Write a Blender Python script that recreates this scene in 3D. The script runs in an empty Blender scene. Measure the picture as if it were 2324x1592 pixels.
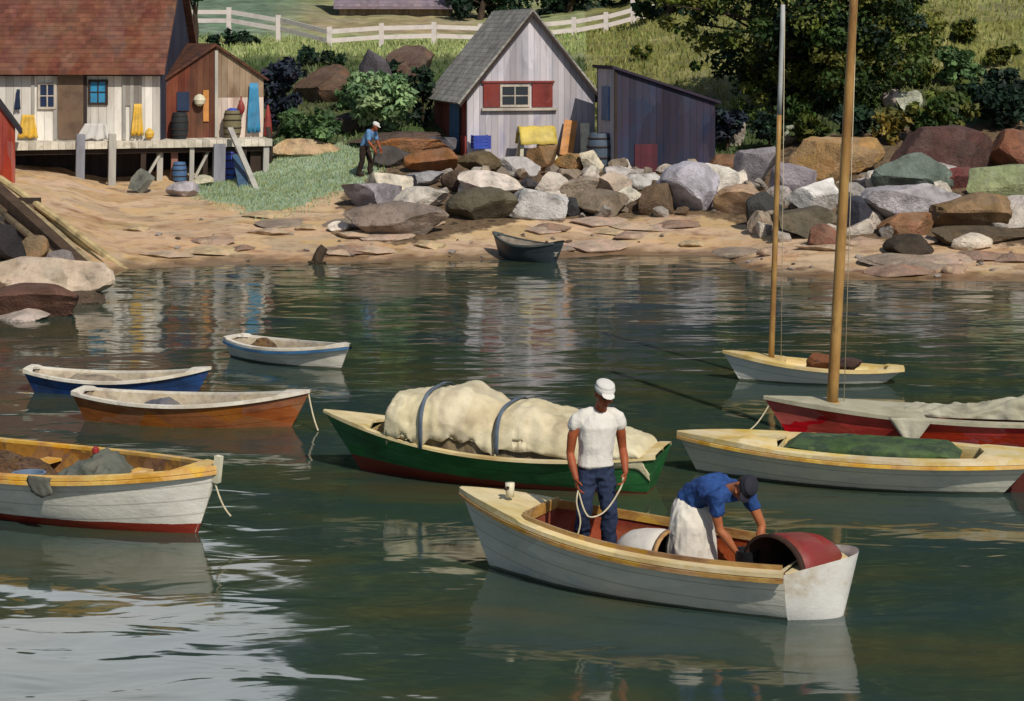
import bpy, bmesh, math, random
import numpy as np
from mathutils import Vector, Matrix, noise
rad = math.radians
SC = bpy.context.scene
COL = SC.collection
random.seed(7); RNG = np.random.default_rng(11)

# ---------------------------------------------------------------- camera
H, F, CX, HY, PW, PH = 5.6, 4500.0, 1162.0, 89.0, 2324.0, 1592.0   # eye height, focal length and horizon in picture units
cam = bpy.data.cameras.new('camera'); camo = bpy.data.objects.new('camera', cam); COL.objects.link(camo)
camo.location = (0, 0, H); camo.rotation_euler = (rad(90), 0, 0)
cam.sensor_width = 36; cam.lens = F / PW * 36; cam.shift_y = -(PH / 2 - HY) / PW
cam.clip_end = 3000; cam.clip_start = .1
SC.camera = camo
# ---------------------------------------------------------------- light
SUN_AZ, SUN_EL = rad(27), rad(44)        # azimuth to the right of straight behind the camera
S = Vector((math.sin(SUN_AZ) * math.cos(SUN_EL), -math.cos(SUN_AZ) * math.cos(SUN_EL), math.sin(SUN_EL)))
sun = bpy.data.lights.new('sun', 'SUN'); suno = bpy.data.objects.new('sun', sun); COL.objects.link(suno)
sun.energy = 4.0; sun.angle = rad(.5); sun.color = (1, .93, .82)
suno.rotation_euler = S.to_track_quat('Z', 'Y').to_euler(); suno.location = (30, -30, 60)
W = bpy.data.worlds.new('World'); SC.world = W; W.use_nodes = True
wn = W.node_tree.nodes; wl = W.node_tree.links
bg = wn['Background']; bg.inputs[1].default_value = .08
sky = wn.new('ShaderNodeTexSky'); sky.sky_type = 'NISHITA'; sky.sun_disc = False
sky.sun_elevation = SUN_EL; sky.sun_rotation = math.atan2(S.x, S.y)
# cloud added to the unseen sky to brighten its reflection in the water
tc = wn.new('ShaderNodeTexCoord'); mp = wn.new('ShaderNodeMapping'); mp.inputs['Scale'].default_value = (1, 1, 2.4)
nz = wn.new('ShaderNodeTexNoise'); nz.inputs['Scale'].default_value = 2.2; nz.inputs['Detail'].default_value = 6
rp = wn.new('ShaderNodeValToRGB'); rp.color_ramp.elements[0].position = .28; rp.color_ramp.elements[1].position = .46
mx = wn.new('ShaderNodeMixRGB'); mx.inputs[2].default_value = (20, 20.6, 21.4, 1)
wl.new(tc.outputs['Generated'], mp.inputs[0]); wl.new(mp.outputs[0], nz.inputs[0]); wl.new(nz.outputs[0], rp.inputs[0])
# the added bright cloud is kept low ahead, the rest of the sky is clear
sx_ = wn.new('ShaderNodeSeparateXYZ'); wl.new(tc.outputs['Generated'], sx_.inputs[0])
my = wn.new('ShaderNodeMapRange'); my.inputs[1].default_value = .55; my.inputs[2].default_value = .8; wl.new(sx_.outputs[1], my.inputs[0])
mz = wn.new('ShaderNodeMapRange'); mz.inputs[1].default_value = .55; mz.inputs[2].default_value = .4; wl.new(sx_.outputs[2], mz.inputs[0])
m1 = wn.new('ShaderNodeMath'); m1.operation = 'MULTIPLY'; wl.new(my.outputs[0], m1.inputs[0]); wl.new(mz.outputs[0], m1.inputs[1])
m2 = wn.new('ShaderNodeMath'); m2.operation = 'MULTIPLY'; wl.new(m1.outputs[0], m2.inputs[0]); wl.new(rp.outputs[0], m2.inputs[1]); wl.new(m2.outputs[0], mx.inputs[0]); wl.new(sky.outputs[0], mx.inputs[1]); wl.new(mx.outputs[0], bg.inputs[0])
SC.view_settings.view_transform = 'Standard'; SC.view_settings.look = 'None'
SC.view_settings.exposure = -.12; SC.view_settings.gamma = 1
SC.render.engine = 'CYCLES'; SC.cycles.max_bounces = 6; SC.cycles.diffuse_bounces = 3

# ---------------------------------------------------------------- helpers
def P(x, y, Y): return Vector(((x - CX) * Y / F, Y, H - (y - HY) * Y / F))
def PX(x, Y): return (x - CX) * Y / F
def lin(h):
    if isinstance(h, str):
        h = tuple(int(h[i:i + 2], 16) / 255 for i in (0, 2, 4))
        return tuple(c / 12.92 if c <= .04045 else ((c + .055) / 1.055) ** 2.4 for c in h)
    return h
def tag(o, label=None, cat=None, group=None, kind=None):
    for k, v in (('label', label), ('category', cat), ('group', group), ('kind', kind)):
        if v: o[k] = v
    return o
def empty(name, loc, rz=0, **k):
    o = bpy.data.objects.new(name, None); COL.objects.link(o); o.location = loc; o.rotation_euler = (0, 0, rz)
    o.empty_display_size = .2
    return tag(o, **k)
def link(name, me, m=None, parent=None, loc=None, rz=0, smooth=False, **k):
    o = bpy.data.objects.new(name, me); COL.objects.link(o)
    if m is not None and not me.materials:
        for q in (m if isinstance(m, (list, tuple)) else [m]): me.materials.append(q)
    if parent is not None: o.parent = parent
    if loc is not None: o.location = loc
    if rz: o.rotation_euler = (0, 0, rz)
    if smooth: me.shade_smooth()
    return tag(o, **k)
def mesh(verts, faces, name='m'):
    me = bpy.data.meshes.new(name); me.from_pydata([tuple(v) for v in verts], [], faces); me.update(); return me
def box_uv(me):
    uv = me.uv_layers.new(name='UVMap') if not me.uv_layers else me.uv_layers[0]
    for p in me.polygons:
        n = p.normal
        u = Vector((-n.y, n.x, 0))
        u = u.normalized() if u.length > .15 else Vector((1, 0, 0))
        v = n.cross(u)
        for li in p.loop_indices:
            c = me.vertices[me.loops[li].vertex_index].co
            uv.data[li].uv = (c.dot(u), c.dot(v))
    return me
class MB:
    def __init__(s): s.v = []; s.f = []
    def add(s, vs, fs):
        n = len(s.v); s.v += [Vector(v) for v in vs]; s.f += [tuple(i + n for i in f) for f in fs]; return s
    def box(s, x0, x1, y0, y1, z0, z1, M=None):
        vs = [Vector((x, y, z)) for z in (z0, z1) for y in (y0, y1) for x in (x0, x1)]
        if M is not None: vs = [M @ v for v in vs]
        return s.add(vs, [(0, 2, 3, 1), (4, 5, 7, 6), (0, 1, 5, 4), (2, 6, 7, 3), (0, 4, 6, 2), (1, 3, 7, 5)])
    def bar(s, a, b, w, h, up=(0, 0, 1), w2=None, h2=None):
        a = Vector(a); b = Vector(b); d = (b - a).normalized(); up = Vector(up)
        if abs(d.dot(up)) > .97: up = Vector((0, 1, 0))
        r = d.cross(up).normalized(); u = r.cross(d)
        w2 = w2 or w; h2 = h2 or h
        vs = [a + r * (w * i / 2) + u * (h * j / 2) for j in (-1, 1) for i in (-1, 1)] + [b + r * (w2 * i / 2) + u * (h2 * j / 2) for j in (-1, 1) for i in (-1, 1)]
        return s.add(vs, [(0, 1, 3, 2), (4, 6, 7, 5), (0, 4, 5, 1), (2, 3, 7, 6), (0, 2, 6, 4), (1, 5, 7, 3)])
    def tube(s, pts, rs, n=10, cap=True):
        pts = [Vector(p) for p in pts]
        if not hasattr(rs, '__len__'): rs = [rs] * len(pts)
        rings = []
        ref = None
        for i, p in enumerate(pts):
            d = (pts[min(i + 1, len(pts) - 1)] - pts[max(i - 1, 0)]).normalized()
            if ref is None:
                ref = Vector((0, 0, 1)) if abs(d.z) < .9 else Vector((0, 1, 0))
            u = (ref - d * ref.dot(d)).normalized(); v = d.cross(u); ref = u
            rings.append([p + (u * math.cos(a) + v * math.sin(a)) * rs[i] for a in [2 * math.pi * k / n for k in range(n)]])
        return s.rings(rings, cap)
    def rings(s, rings, cap=True):
        n = len(rings[0]); vs = [v for r in rings for v in r]; fs = []
        for i in range(len(rings) - 1):
            for k in range(n):
                a, b = i * n + k, i * n + (k + 1) % n
                fs.append((a, b, b + n, a + n))
        if cap:
            fs.append(tuple(range(n - 1, -1, -1))); m = (len(rings) - 1) * n; fs.append(tuple(range(m, m + n)))
        return s.add(vs, fs)
    def grid(s, rows):
        n = len(rows[0]); fs = []
        for i in range(len(rows) - 1):
            for k in range(n - 1):
                a = i * n + k; fs.append((a, a + 1, a + 1 + n, a + n))
        return s.add([v for r in rows for v in r], fs)
    def prism(s, poly, vec):
        n = len(poly); vec = Vector(vec); poly = [Vector(p) for p in poly]
        return s.add(poly + [p + vec for p in poly], [tuple(range(n)), tuple(range(2 * n - 1, n - 1, -1))] + [((i + 1) % n, i, i + n, (i + 1) % n + n) for i in range(n)])
    def mesh(s, fix=True, uv=True):
        me = mesh(s.v, s.f)
        if fix:
            bm = bmesh.new(); bm.from_mesh(me); bmesh.ops.recalc_face_normals(bm, faces=bm.faces); bm.to_mesh(me); bm.free()
        if uv: box_uv(me)
        return me
    def build(s, name, m, parent=None, smooth=False, bevel=0, **k):
        me = s.mesh(); o = link(name, me, m, parent, **k)
        if smooth: me.shade_auto_smooth(angle=rad(40)) if hasattr(me, 'shade_auto_smooth') else me.shade_smooth()
        if bevel:
            b = o.modifiers.new('bevel', 'BEVEL'); b.width = bevel; b.segments = 2; b.limit_method = 'ANGLE'
        return o
def smooth_angle(me, a=40):
    if not me.polygons: return
    me.shade_smooth()
    bm = bmesh.new(); bm.from_mesh(me)
    for e in bm.edges:
        if len(e.link_faces) == 2 and e.calc_face_angle(0) > rad(a): e.smooth = False
    bm.to_mesh(me); bm.free()

# ---------------------------------------------------------------- materials
def mat(name, cols, scale=3, rough=.7, bump=.15, stretch=(1, 1, 1), coord='Object', patch=0, pscale=2, pstretch=None, kind='noise', n=.18, bscale=None, spec=.3, attr=None, wl_=None, dist=.01, vee=0):
    """cols: colours run through by a noise; patch: brush-like cells of slightly other hue; kind plank / shingle / strake: boards"""
    m = bpy.data.materials.new(name); m.use_nodes = True
    nt = m.node_tree; N = nt.nodes; L = nt.links; b = N['Principled BSDF']
    b.inputs['Roughness'].default_value = rough; b.inputs['Specular IOR Level'].default_value = spec
    t = N.new('ShaderNodeTexCoord'); src = t.outputs[coord]
    def mapping(st):
        q = N.new('ShaderNodeMapping'); q.inputs['Scale'].default_value = st; L.new(src, q.inputs[0]); return q.outputs[0]
    def noise_(vec, sc, det=5, ro=.6):
        q = N.new('ShaderNodeTexNoise'); q.inputs['Scale'].default_value = sc; q.inputs['Detail'].default_value = det; q.inputs['Roughness'].default_value = ro; L.new(vec, q.inputs['Vector']); return q.outputs['Fac']
    def math_(op, a, c=None):
        q = N.new('ShaderNodeMath'); q.operation = op
        for i, z in enumerate((a, c)):
            if z is None: continue
            if isinstance(z, (int, float)): q.inputs[i].default_value = z
            else: L.new(z, q.inputs[i])
        return q.outputs[0]
    vec = mapping(stretch)
    f = noise_(vec, scale)
    r = N.new('ShaderNodeValToRGB'); cs = [lin(c) for c in cols]
    el = r.color_ramp.elements
    while len(el) < len(cs): el.new(.5)
    for i, c in enumerate(cs):
        el[i].position = .5 if len(cs) == 1 else .3 + .4 * i / (len(cs) - 1); el[i].color = (*c, 1)
    L.new(f, r.inputs[0]); c_out = r.outputs[0]
    if attr:
        at = N.new('ShaderNodeAttribute'); at.attribute_name = attr
        q = N.new('ShaderNodeMixRGB'); q.blend_type = 'MULTIPLY'; q.inputs[0].default_value = 1; L.new(c_out, q.inputs[1]); L.new(at.outputs['Color'], q.inputs[2]); c_out = q.outputs[0]
    def vary(val, amount, sat=0):
        nonlocal c_out
        h = N.new('ShaderNodeHueSaturation')
        L.new(math_('ADD', math_('MULTIPLY', math_('SUBTRACT', val, .5), amount), 1.0), h.inputs['Value'])
        L.new(c_out, h.inputs['Color']); c_out = h.outputs[0]
        return h
    if patch:
        pv = mapping(pstretch or stretch)
        wob = N.new('ShaderNodeTexNoise'); wob.inputs['Scale'].default_value = pscale * 2; L.new(pv, wob.inputs['Vector'])
        ad = N.new('ShaderNodeMixRGB'); ad.blend_type = 'LINEAR_LIGHT'; ad.inputs[0].default_value = .25 / pscale; L.new(pv, ad.inputs[1]); L.new(wob.outputs['Color'], ad.inputs[2])
        vo = N.new('ShaderNodeTexVoronoi'); vo.inputs['Scale'].default_value = pscale; L.new(ad.outputs[0], vo.inputs['Vector'])
        sp = N.new('ShaderNodeSeparateColor'); L.new(vo.outputs['Color'], sp.inputs[0])
        h = vary(sp.outputs[0], patch)
        L.new(math_('ADD', math_('MULTIPLY', math_('SUBTRACT', sp.outputs[1], .5), patch * .05), .5), h.inputs['Hue'])
        L.new(math_('ADD', math_('MULTIPLY', math_('SUBTRACT', sp.outputs[2], .5), patch * .7), .95), h.inputs['Saturation'])
    height = noise_(vec, bscale or scale * 6, 6, .65)
    if kind in ('plank', 'shingle', 'strake'):
        uvn = t.outputs['UV']
        s2 = N.new('ShaderNodeSeparateXYZ'); L.new(uvn, s2.inputs[0])
        ax = s2.outputs[0] if kind == 'plank' else s2.outputs[1]
        k = math_('DIVIDE', ax, n); fl = math_('FLOOR', k); fr = math_('FRACT', k)
        wn_ = N.new('ShaderNodeTexWhiteNoise'); wn_.noise_dimensions = '2D'
        cb = N.new('ShaderNodeCombineXYZ'); L.new(fl, cb.inputs[0])
        if kind == 'shingle':
            sh = math_('ADD', math_('DIVIDE', s2.outputs[0], n * .9), math_('MULTIPLY', math_('FRACT', math_('MULTIPLY', fl, .37)), 1.0))
            L.new(math_('FLOOR', sh), cb.inputs[1])
        L.new(cb.outputs[0], wn_.inputs['Vector'])
        if kind != 'strake': vary(wn_.outputs['Value'], .45 if kind == 'plank' else .4)
        lo = math_('LESS_THAN', fr, {'plank': .07, 'shingle': .12, 'strake': .075}[kind])  # dark joints; on shingles, a shadow line painted under each course
        sm = N.new('ShaderNodeMixRGB'); sm.blend_type = 'MULTIPLY'; L.new(math_('MULTIPLY', lo, {'plank': .55, 'shingle': .4, 'strake': .38}[kind]), sm.inputs[0]); L.new(c_out, sm.inputs[1]); sm.inputs[2].default_value = (.25, .22, .2, 1); c_out = sm.outputs[0]
        if kind == 'plank':
            gap = math_('GREATER_THAN', math_('ABSOLUTE', math_('SUBTRACT', fr, .5)), .44)
            edge = math_('MULTIPLY', gap, -1.5)
        else: edge = math_('MULTIPLY', fr, -1.2)
        height = math_('ADD', math_('MULTIPLY', height, .5), edge)
    if wl_:   # antifouling paint below a sloping line:  z < a + b x (boat's own axes)
        s3 = N.new('ShaderNodeSeparateXYZ'); L.new(t.outputs['Object'], s3.inputs[0])
        line = math_('ADD', math_('MULTIPLY', s3.outputs[0], wl_[1]), wl_[0])
        wob = math_('MULTIPLY', math_('SUBTRACT', noise_(vec, 4), .5), .03)
        below = math_('LESS_THAN', math_('ADD', s3.outputs[2], wob), line)
        q = N.new('ShaderNodeMixRGB'); L.new(below, q.inputs[0]); L.new(c_out, q.inputs[1]); q.inputs[2].default_value = (*lin(wl_[2]), 1); c_out = q.outputs[0]
    L.new(c_out, b.inputs['Base Color'])
    bp = N.new('ShaderNodeBump'); bp.inputs['Strength'].default_value = bump; bp.inputs['Distance'].default_value = dist * 3; L.new(height, bp.inputs['Height']); L.new(bp.outputs[0], b.inputs['Normal'])
    return m
# ---------------------------------------------------------------- water
def water_mat():
    m = bpy.data.materials.new('harbour_water'); m.use_nodes = True
    nt = m.node_tree; N = nt.nodes; L = nt.links; b = N['Principled BSDF']
    b.inputs['Roughness'].default_value = .06; b.inputs['IOR'].default_value = 1.48
    t = N.new('ShaderNodeTexCoord')
    def nz_(st, sc, det, ro=.55, d=0):
        q = N.new('ShaderNodeMapping'); q.inputs['Scale'].default_value = st; L.new(t.outputs['Object'], q.inputs[0])
        z = N.new('ShaderNodeTexNoise'); z.inputs['Scale'].default_value = sc; z.inputs['Detail'].default_value = det; z.inputs['Roughness'].default_value = ro; z.inputs['Distortion'].default_value = d
        L.new(q.outputs[0], z.inputs['Vector']); return z.outputs['Fac']
    r = N.new('ShaderNodeValToRGB'); e = r.color_ramp.elements; e.new(.5)
    for i, (p, c) in enumerate(((.36, (.028, .050, .048)), (.5, (.032, .054, .036)), (.64, (.056, .060, .030)))):
        e[i].position = p; e[i].color = (*c, 1)
    L.new(nz_((.35, .8, 1), .8, 3), r.inputs[0]); L.new(r.outputs[0], b.inputs['Base Color'])
    def mul(a, k):
        q = N.new('ShaderNodeMath'); q.operation = 'MULTIPLY'; L.new(a, q.inputs[0]); q.inputs[1].default_value = k; return q.outputs[0]
    def add(a, c):
        q = N.new('ShaderNodeMath'); q.operation = 'ADD'; L.new(a, q.inputs[0]); L.new(c, q.inputs[1]); return q.outputs[0]
    # a slow swell, wind ripples in patches, and fine chop
    hgt = add(add(mul(nz_((.5, .7, 1), .62, 2), 1.15), mul(nz_((.5, 1.0, 1), 1.7, 2, .45, .8), .34)), mul(nz_((.6, 1.5, 1), 5, 2), .022))
    bp = N.new('ShaderNodeBump'); bp.inputs['Strength'].default_value = 1; bp.inputs['Distance'].default_value = WAVE; L.new(hgt, bp.inputs['Height'])
    L.new(bp.outputs[0], b.inputs['Normal'])
    return m
WAVE = .046
MB().add([(-400, -300, 0), (400, -300, 0), (400, 70, 0), (-400, 70, 0)], [(0, 1, 2, 3)]).build('water', water_mat(), kind='structure')

# ---------------------------------------------------------------- terrain: height profiles along columns of sight
FAR = [(150, 13), (200, 34), (300, 70)]
COLS = [
 (-500, [(30, -.6), (36, 0), (42, .3), (48, .9), (58, 1.7), (64, 2.0), (72, 2.9), (80, 4.6), (95, 5.8), (120, 8)]),
 (0,    [(36, -.6), (39.5, 0), (42, .12), (44.5, .4), (48, .8), (53, 1.2), (58, 1.6), (64, 1.9), (72, 2.8), (80, 4.6), (95, 5.8), (120, 8)]),
 (150,  [(37, -.8), (42.0, 0), (44, .2), (48, .42), (51, .72), (58, 1.38), (62, 1.5), (66, 2.1), (72, 2.8), (80, 4.6), (95, 5.8), (120, 8)]),
 (240,  [(41, -.7), (45.3, 0), (48, .14), (51, .36), (54, .68), (58, 1.05), (61.5, 1.1), (66, 2.0), (72, 2.8), (80, 4.6), (95, 5.8), (120, 8)]),
 (300,  [(44, -.6), (48.3, 0), (51, .25), (54, .62), (58, .95), (61.5, 1.02), (66, 2.0), (70, 2.6), (80, 4.6), (95, 5.8), (120, 8)]),
 (600,  [(45, -.6), (49.3, 0), (53, .5), (58, 1.0), (62, 1.25), (65, 2.0), (68, 2.6), (78, 4.9), (95, 5.6), (120, 8.4)]),
 (830,  [(45.5, -.6), (49.8, 0), (54, .65), (59.2, 1.48), (64, 2.1), (68, 2.8), (78, 4.85), (95, 5.45), (120, 8.2)]),
 (1100, [(45.5, -.6), (50.2, 0), (54, .7), (59, 1.4), (64, 1.82), (68, 2.6), (78, 4.9), (95, 5.5), (120, 8)]),
 (1400, [(48, -.5), (51.5, 0), (55, .72), (61, 1.45), (66, 2.2), (72, 4.0), (80, 5.1), (95, 6.1), (120, 9.5)]),
 (1620, [(48, -.4), (51.3, 0), (55, .8), (61, 1.5), (66, 2.5), (72, 4.4), (80, 6.0), (95, 8), (120, 11)]),
 (1680, [(45, -.4), (48.6, 0), (51.5, .16), (55, .8), (61, 1.5), (66, 2.6), (72, 4.4), (80, 6.1), (95, 8.1), (120, 11.3)]),
 (1760, [(43, -.4), (46.6, 0), (49, .2), (55, .9), (61, 1.7), (66, 2.8), (72, 4.6), (80, 6.3), (95, 8.5), (120, 12)]),
 (2000, [(42.5, -.4), (46, 0), (48.5, .3), (54, 1.2), (58, 1.9), (62, 2.7), (66, 3.6), (72, 5), (80, 6.8), (95, 9.5), (120, 13.5)]),
 (2400, [(42.5, -.4), (45.7, 0), (48.5, .4), (54, 1.5), (58, 2.3), (62, 3.2), (66, 4.1), (72, 5.5), (80, 7.5), (95, 10.5), (120, 15)]),
 (3400, [(38, -.4), (42, 0), (48.5, .6), (54, 1.5), (58, 2.3), (62, 3.2), (66, 4.1), (72, 5.5), (80, 7.5), (95, 10.5), (120, 15)])]
CXS = np.array([c[0] for c in COLS], float)
def tz(X, Y):
    u = X / Y * F + CX
    u = min(max(u, CXS[0]), CXS[-1] - 1e-3)
    i = int(np.searchsorted(CXS, u, 'right') - 1); i = min(i, len(COLS) - 2)
    k = (u - CXS[i]) / (CXS[i + 1] - CXS[i])
    z = 0
    for c, w in ((COLS[i], 1 - k), (COLS[i + 1], k)):
        pr = [(q[0], q[1]) for q in c[1]] + FAR
        z += w * float(np.interp(Y, [q[0] for q in pr], [q[1] for q in pr]))
    a = min(1, max(0, (Y - 50) / 10))
    z += (.10 * a + .02) * noise.noise((X * .5, Y * .5, 0)) + (.06 * a + .015) * noise.noise((X * 1.7, Y * 1.7, 3))
    return z
def ground_at(x, y):
    """where the line of sight through picture point (x, y) meets the ground"""
    Y = 36.0
    while Y < 130:
        p = P(x, y, Y)
        if p.z <= tz(p.x, p.y): return Vector((p.x, p.y, tz(p.x, p.y)))
        Y += .1
    return P(x, y, 130)
def inpoly(x, y, poly):
    c = False; j = len(poly) - 1
    for i in range(len(poly)):
        (xi, yi), (xj, yj) = poly[i], poly[j]
        if (yi > y) != (yj > y) and x < (xj - xi) * (y - yi) / (yj - yi) + xi: c = not c
        j = i
    return c
LAWN = [(430, 425), (560, 345), (620, 325), (830, 330), (860, 392), (800, 425), (720, 450), (700, 462), (600, 492), (540, 470), (455, 452)]
PATH = [(610, 62), (700, 30), (980, 22), (1100, 40), (1080, 75), (900, 78), (740, 74)]
RUBBLE = [(780, 520), (770, 455), (830, 395), (1000, 350), (1100, 345), (1400, 360), (1640, 370), (1800, 320), (2100, 280), (2400, 270), (2400, 555), (2120, 560), (1900, 545), (1760, 525), (1640, 495), (1500, 490), (1300, 500), (1180, 500), (1000, 545), (860, 550)]
def zone(X, Y, z):
    x = X / Y * F + CX; y = HY + (H - z) * F / Y
    x += 22 * noise.noise((X * .9, Y * .9, 9)); y += 9 * noise.noise((X * .9, Y * .9, 5))
    if inpoly(x, y, LAWN) and Y < 68: return 1
    if inpoly(x, y, PATH) and Y > 84: return 3
    if inpoly(x, y, RUBBLE) and Y < 66: return 4
    lim = np.interp(x, [-500, 300, 420, 600, 830, 1000, 1400, 1650, 2000, 2400], [66, 65, 64, 61, 60.2, 61, 62, 60, 57.5, 56])
    return 0 if Y < lim else 2
us = np.concatenate([np.arange(-500, -20, 40), np.arange(-20, 2350, 7.), np.arange(2360, 3400, 45)])
ys = np.concatenate([np.arange(34, 40, .8), np.arange(40, 70, .28), np.arange(70, 100, .5), np.arange(100, 300, 6)])
V = []; ZN = []
for Y in ys:
    for u in us:
        X = (u - CX) * Y / F; z = tz(X, Y); V.append((X, Y, z)); ZN.append(zone(X, Y, z))
nU = len(us)
ZG = np.array(ZN).reshape(len(ys), nU)
def blur(k, n=3):
    a = (ZG == k).astype(float)
    for _ in range(n):
        b = np.pad(a, 1, 'edge'); a = (b[:-2, 1:-1] + b[2:, 1:-1] + 2 * b[1:-1, 1:-1] + b[1:-1, :-2] + b[1:-1, 2:]) / 6
    return a.ravel()
W_RUB, W_PATH = blur(4), blur(3, 4); BL = {1: blur(1, 22), 2: blur(2, 6)}
parts = {0: [], 1: [], 2: [], 3: [], 4: []}
for j in range(len(ys) - 1):
    for i in range(nU - 1):
        a = j * nU + i
        q = [ZN[a], ZN[a + 1], ZN[a + nU], ZN[a + nU + 1]]
        parts[max(set(q), key=q.count)].append((a, a + 1, a + 1 + nU, a + nU))
def hue_hill(X, Y, z):
    x = X / Y * F + CX
    meadow = min(1, max(0, (Y - 77.5) / 2)) if x < 1330 else min(1, max(0, (Y - 66) / 3))
    n = noise.noise((X * .35, Y * .22, 1)) * .5 + .5; n2 = noise.noise((X * 1.1, Y * .6, 4)) * .5 + .5
    bank = np.array(lin('4f6a3c')) * (1 - n) + np.array(lin('5d5a38')) * n
    bright = (np.array(lin('8f9a58')) * (1 - n2) + np.array(lin('bcc08a')) * n2) if x < 1330 else (np.array(lin('727338')) * (1 - n2) + np.array(lin('a8a566')) * n2)
    k = min(1, max(0, (760 - x + 120 * noise.noise((X * .2, Y * .1, 8))) / 200)) * min(1, max(0, (Y - 93) / 4))
    bright = bright * (1 - k) + np.array(lin('7d967c')) * (.8 + .4 * n2) * k
    return bank * (1 - meadow) + bright * meadow
M_SAND = mat('beach_sand', ['926c52', 'b2926e', 'c6a884', 'c6a577', 'a67e64'], 2.2, .9, .6, (.7, 1, 1), patch=.30, pscale=1.5, pstretch=(.5, .9, 1), bscale=22, dist=.025)
M_LAWN = mat('short_grass', ['7c9272', '8fa284', '9aac90', '979c66'], .8, .9, .5, patch=.3, pscale=1.1, pstretch=(.6, 1, 1), bscale=14, dist=.03)
M_HILL = mat('hill_ground', ['b8b8b8', 'ffffff'], 1.2, .95, .6, patch=.4, pscale=.8, pstretch=(.6, 1, 1), bscale=8, dist=.05, attr='hue')
M_PATH = mat('dirt_track', ['b59c78', 'c8b190', 'a78d70'], .7, .95, .3, patch=.2, pscale=.7, bscale=8)
M_RUB = mat('stony_ground', ['3f3528', '5c4a36', '77634c', '4d4438'], 1.4, .95, .9, patch=.45, pscale=2.2, bscale=9, dist=.05)
def mix_attr(m, m2cols):
    """sand passes into stony ground by the share of stones stored on the ground"""
    N = m.node_tree.nodes; L = m.node_tree.links; bc = N['Principled BSDF'].inputs['Base Color']; src = bc.links[0].from_socket
    at = N.new('ShaderNodeAttribute'); at.attribute_name = 'stony'; nz_ = N.new('ShaderNodeTexNoise'); nz_.inputs['Scale'].default_value = 3.5; nz_.inputs['Detail'].default_value = 6
    t = N.new('ShaderNodeTexCoord'); L.new(t.outputs['Object'], nz_.inputs['Vector'])
    r = N.new('ShaderNodeValToRGB'); el = r.color_ramp.elements; el.new(.5)
    for i, c in enumerate(m2cols): el[i].position = .35 + .15 * i; el[i].color = (*lin(c), 1)
    L.new(nz_.outputs['Fac'], r.inputs[0])
    f = N.new('ShaderNodeMath'); f.operation = 'MULTIPLY_ADD'; L.new(nz_.outputs['Fac'], f.inputs[0]); f.inputs[1].default_value = 1.6; f.inputs[2].default_value = -.8
    g_ = N.new('ShaderNodeMath'); g_.operation = 'ADD'; g_.use_clamp = True; L.new(f.outputs[0], g_.inputs[0]); L.new(at.outputs['Fac'], g_.inputs[1])
    q = N.new('ShaderNodeMath'); q.operation = 'SMOOTH_MIN'; 
    st = N.new('ShaderNodeMapRange'); st.inputs[1].default_value = .35; st.inputs[2].default_value = .65; L.new(g_.outputs[0], st.inputs[0])
    x = N.new('ShaderNodeMixRGB'); L.new(st.outputs[0], x.inputs[0]); L.new(src, x.inputs[1]); L.new(r.outputs[0], x.inputs[2]); L.new(x.outputs[0], bc)
mix_attr(M_SAND, ['3f3528', '77634c', '5c4a36'])
def wet(m):
    """sand soaked by the last tide"""
    N = m.node_tree.nodes; L = m.node_tree.links; b = N['Principled BSDF']; src = b.inputs['Base Color'].links[0].from_socket
    g_ = N.new('ShaderNodeNewGeometry'); s_ = N.new('ShaderNodeSeparateXYZ'); L.new(g_.outputs['Position'], s_.inputs[0])
    nz_ = N.new('ShaderNodeTexNoise'); nz_.inputs['Scale'].default_value = 1.3; nz_.inputs['Detail'].default_value = 5; L.new(g_.outputs['Position'], nz_.inputs['Vector'])
    a = N.new('ShaderNodeMath'); a.operation = 'MULTIPLY_ADD'; L.new(nz_.outputs['Fac'], a.inputs[0]); a.inputs[1].default_value = -.28; L.new(s_.outputs[2], a.inputs[2])
    r = N.new('ShaderNodeMapRange'); r.inputs[1].default_value = -.09; r.inputs[2].default_value = .0; r.inputs[3].default_value = 1; r.inputs[4].default_value = 0; L.new(a.outputs[0], r.inputs[0])
    x = N.new('ShaderNodeMixRGB'); x.blend_type = 'MULTIPLY'; L.new(r.outputs[0], x.inputs[0]); L.new(src, x.inputs[1]); x.inputs[2].default_value = (.42, .38, .34, 1); L.new(x.outputs[0], b.inputs['Base Color'])
    r2 = N.new('ShaderNodeMapRange'); r2.inputs[3].default_value = .9; r2.inputs[4].default_value = .35; L.new(r.outputs[0], r2.inputs[0]); L.new(r2.outputs[0], b.inputs['Roughness'])
wet(M_SAND)
for zi, (nm, m_) in enumerate((('beach', M_SAND), ('lawn', M_LAWN), ('hillside', M_HILL))):
    fs = np.array(parts[zi] + (parts[4] if zi == 0 else parts[3] if zi == 2 else [])); used, inv = np.unique(fs, return_inverse=True)
    vs = [V[i] for i in used]
    me = mesh(vs, [tuple(int(q) for q in r) for r in inv.reshape(-1, 4)])
    if zi == 2:
        pc = np.array(lin('b8a380'))
        at = me.color_attributes.new('hue', 'FLOAT_COLOR', 'POINT')
        at.data.foreach_set('color', np.array([(*(hue_hill(*v) * (1 - W_PATH[i]) + pc * W_PATH[i]), 1) for i, v in zip(used, vs)], np.float32).ravel())
    if zi == 0:
        at = me.attributes.new('stony', 'FLOAT', 'POINT'); at.data.foreach_set('value', W_RUB[used].astype(np.float32))
    link(nm, me, m_, smooth=True, kind='structure')

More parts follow.
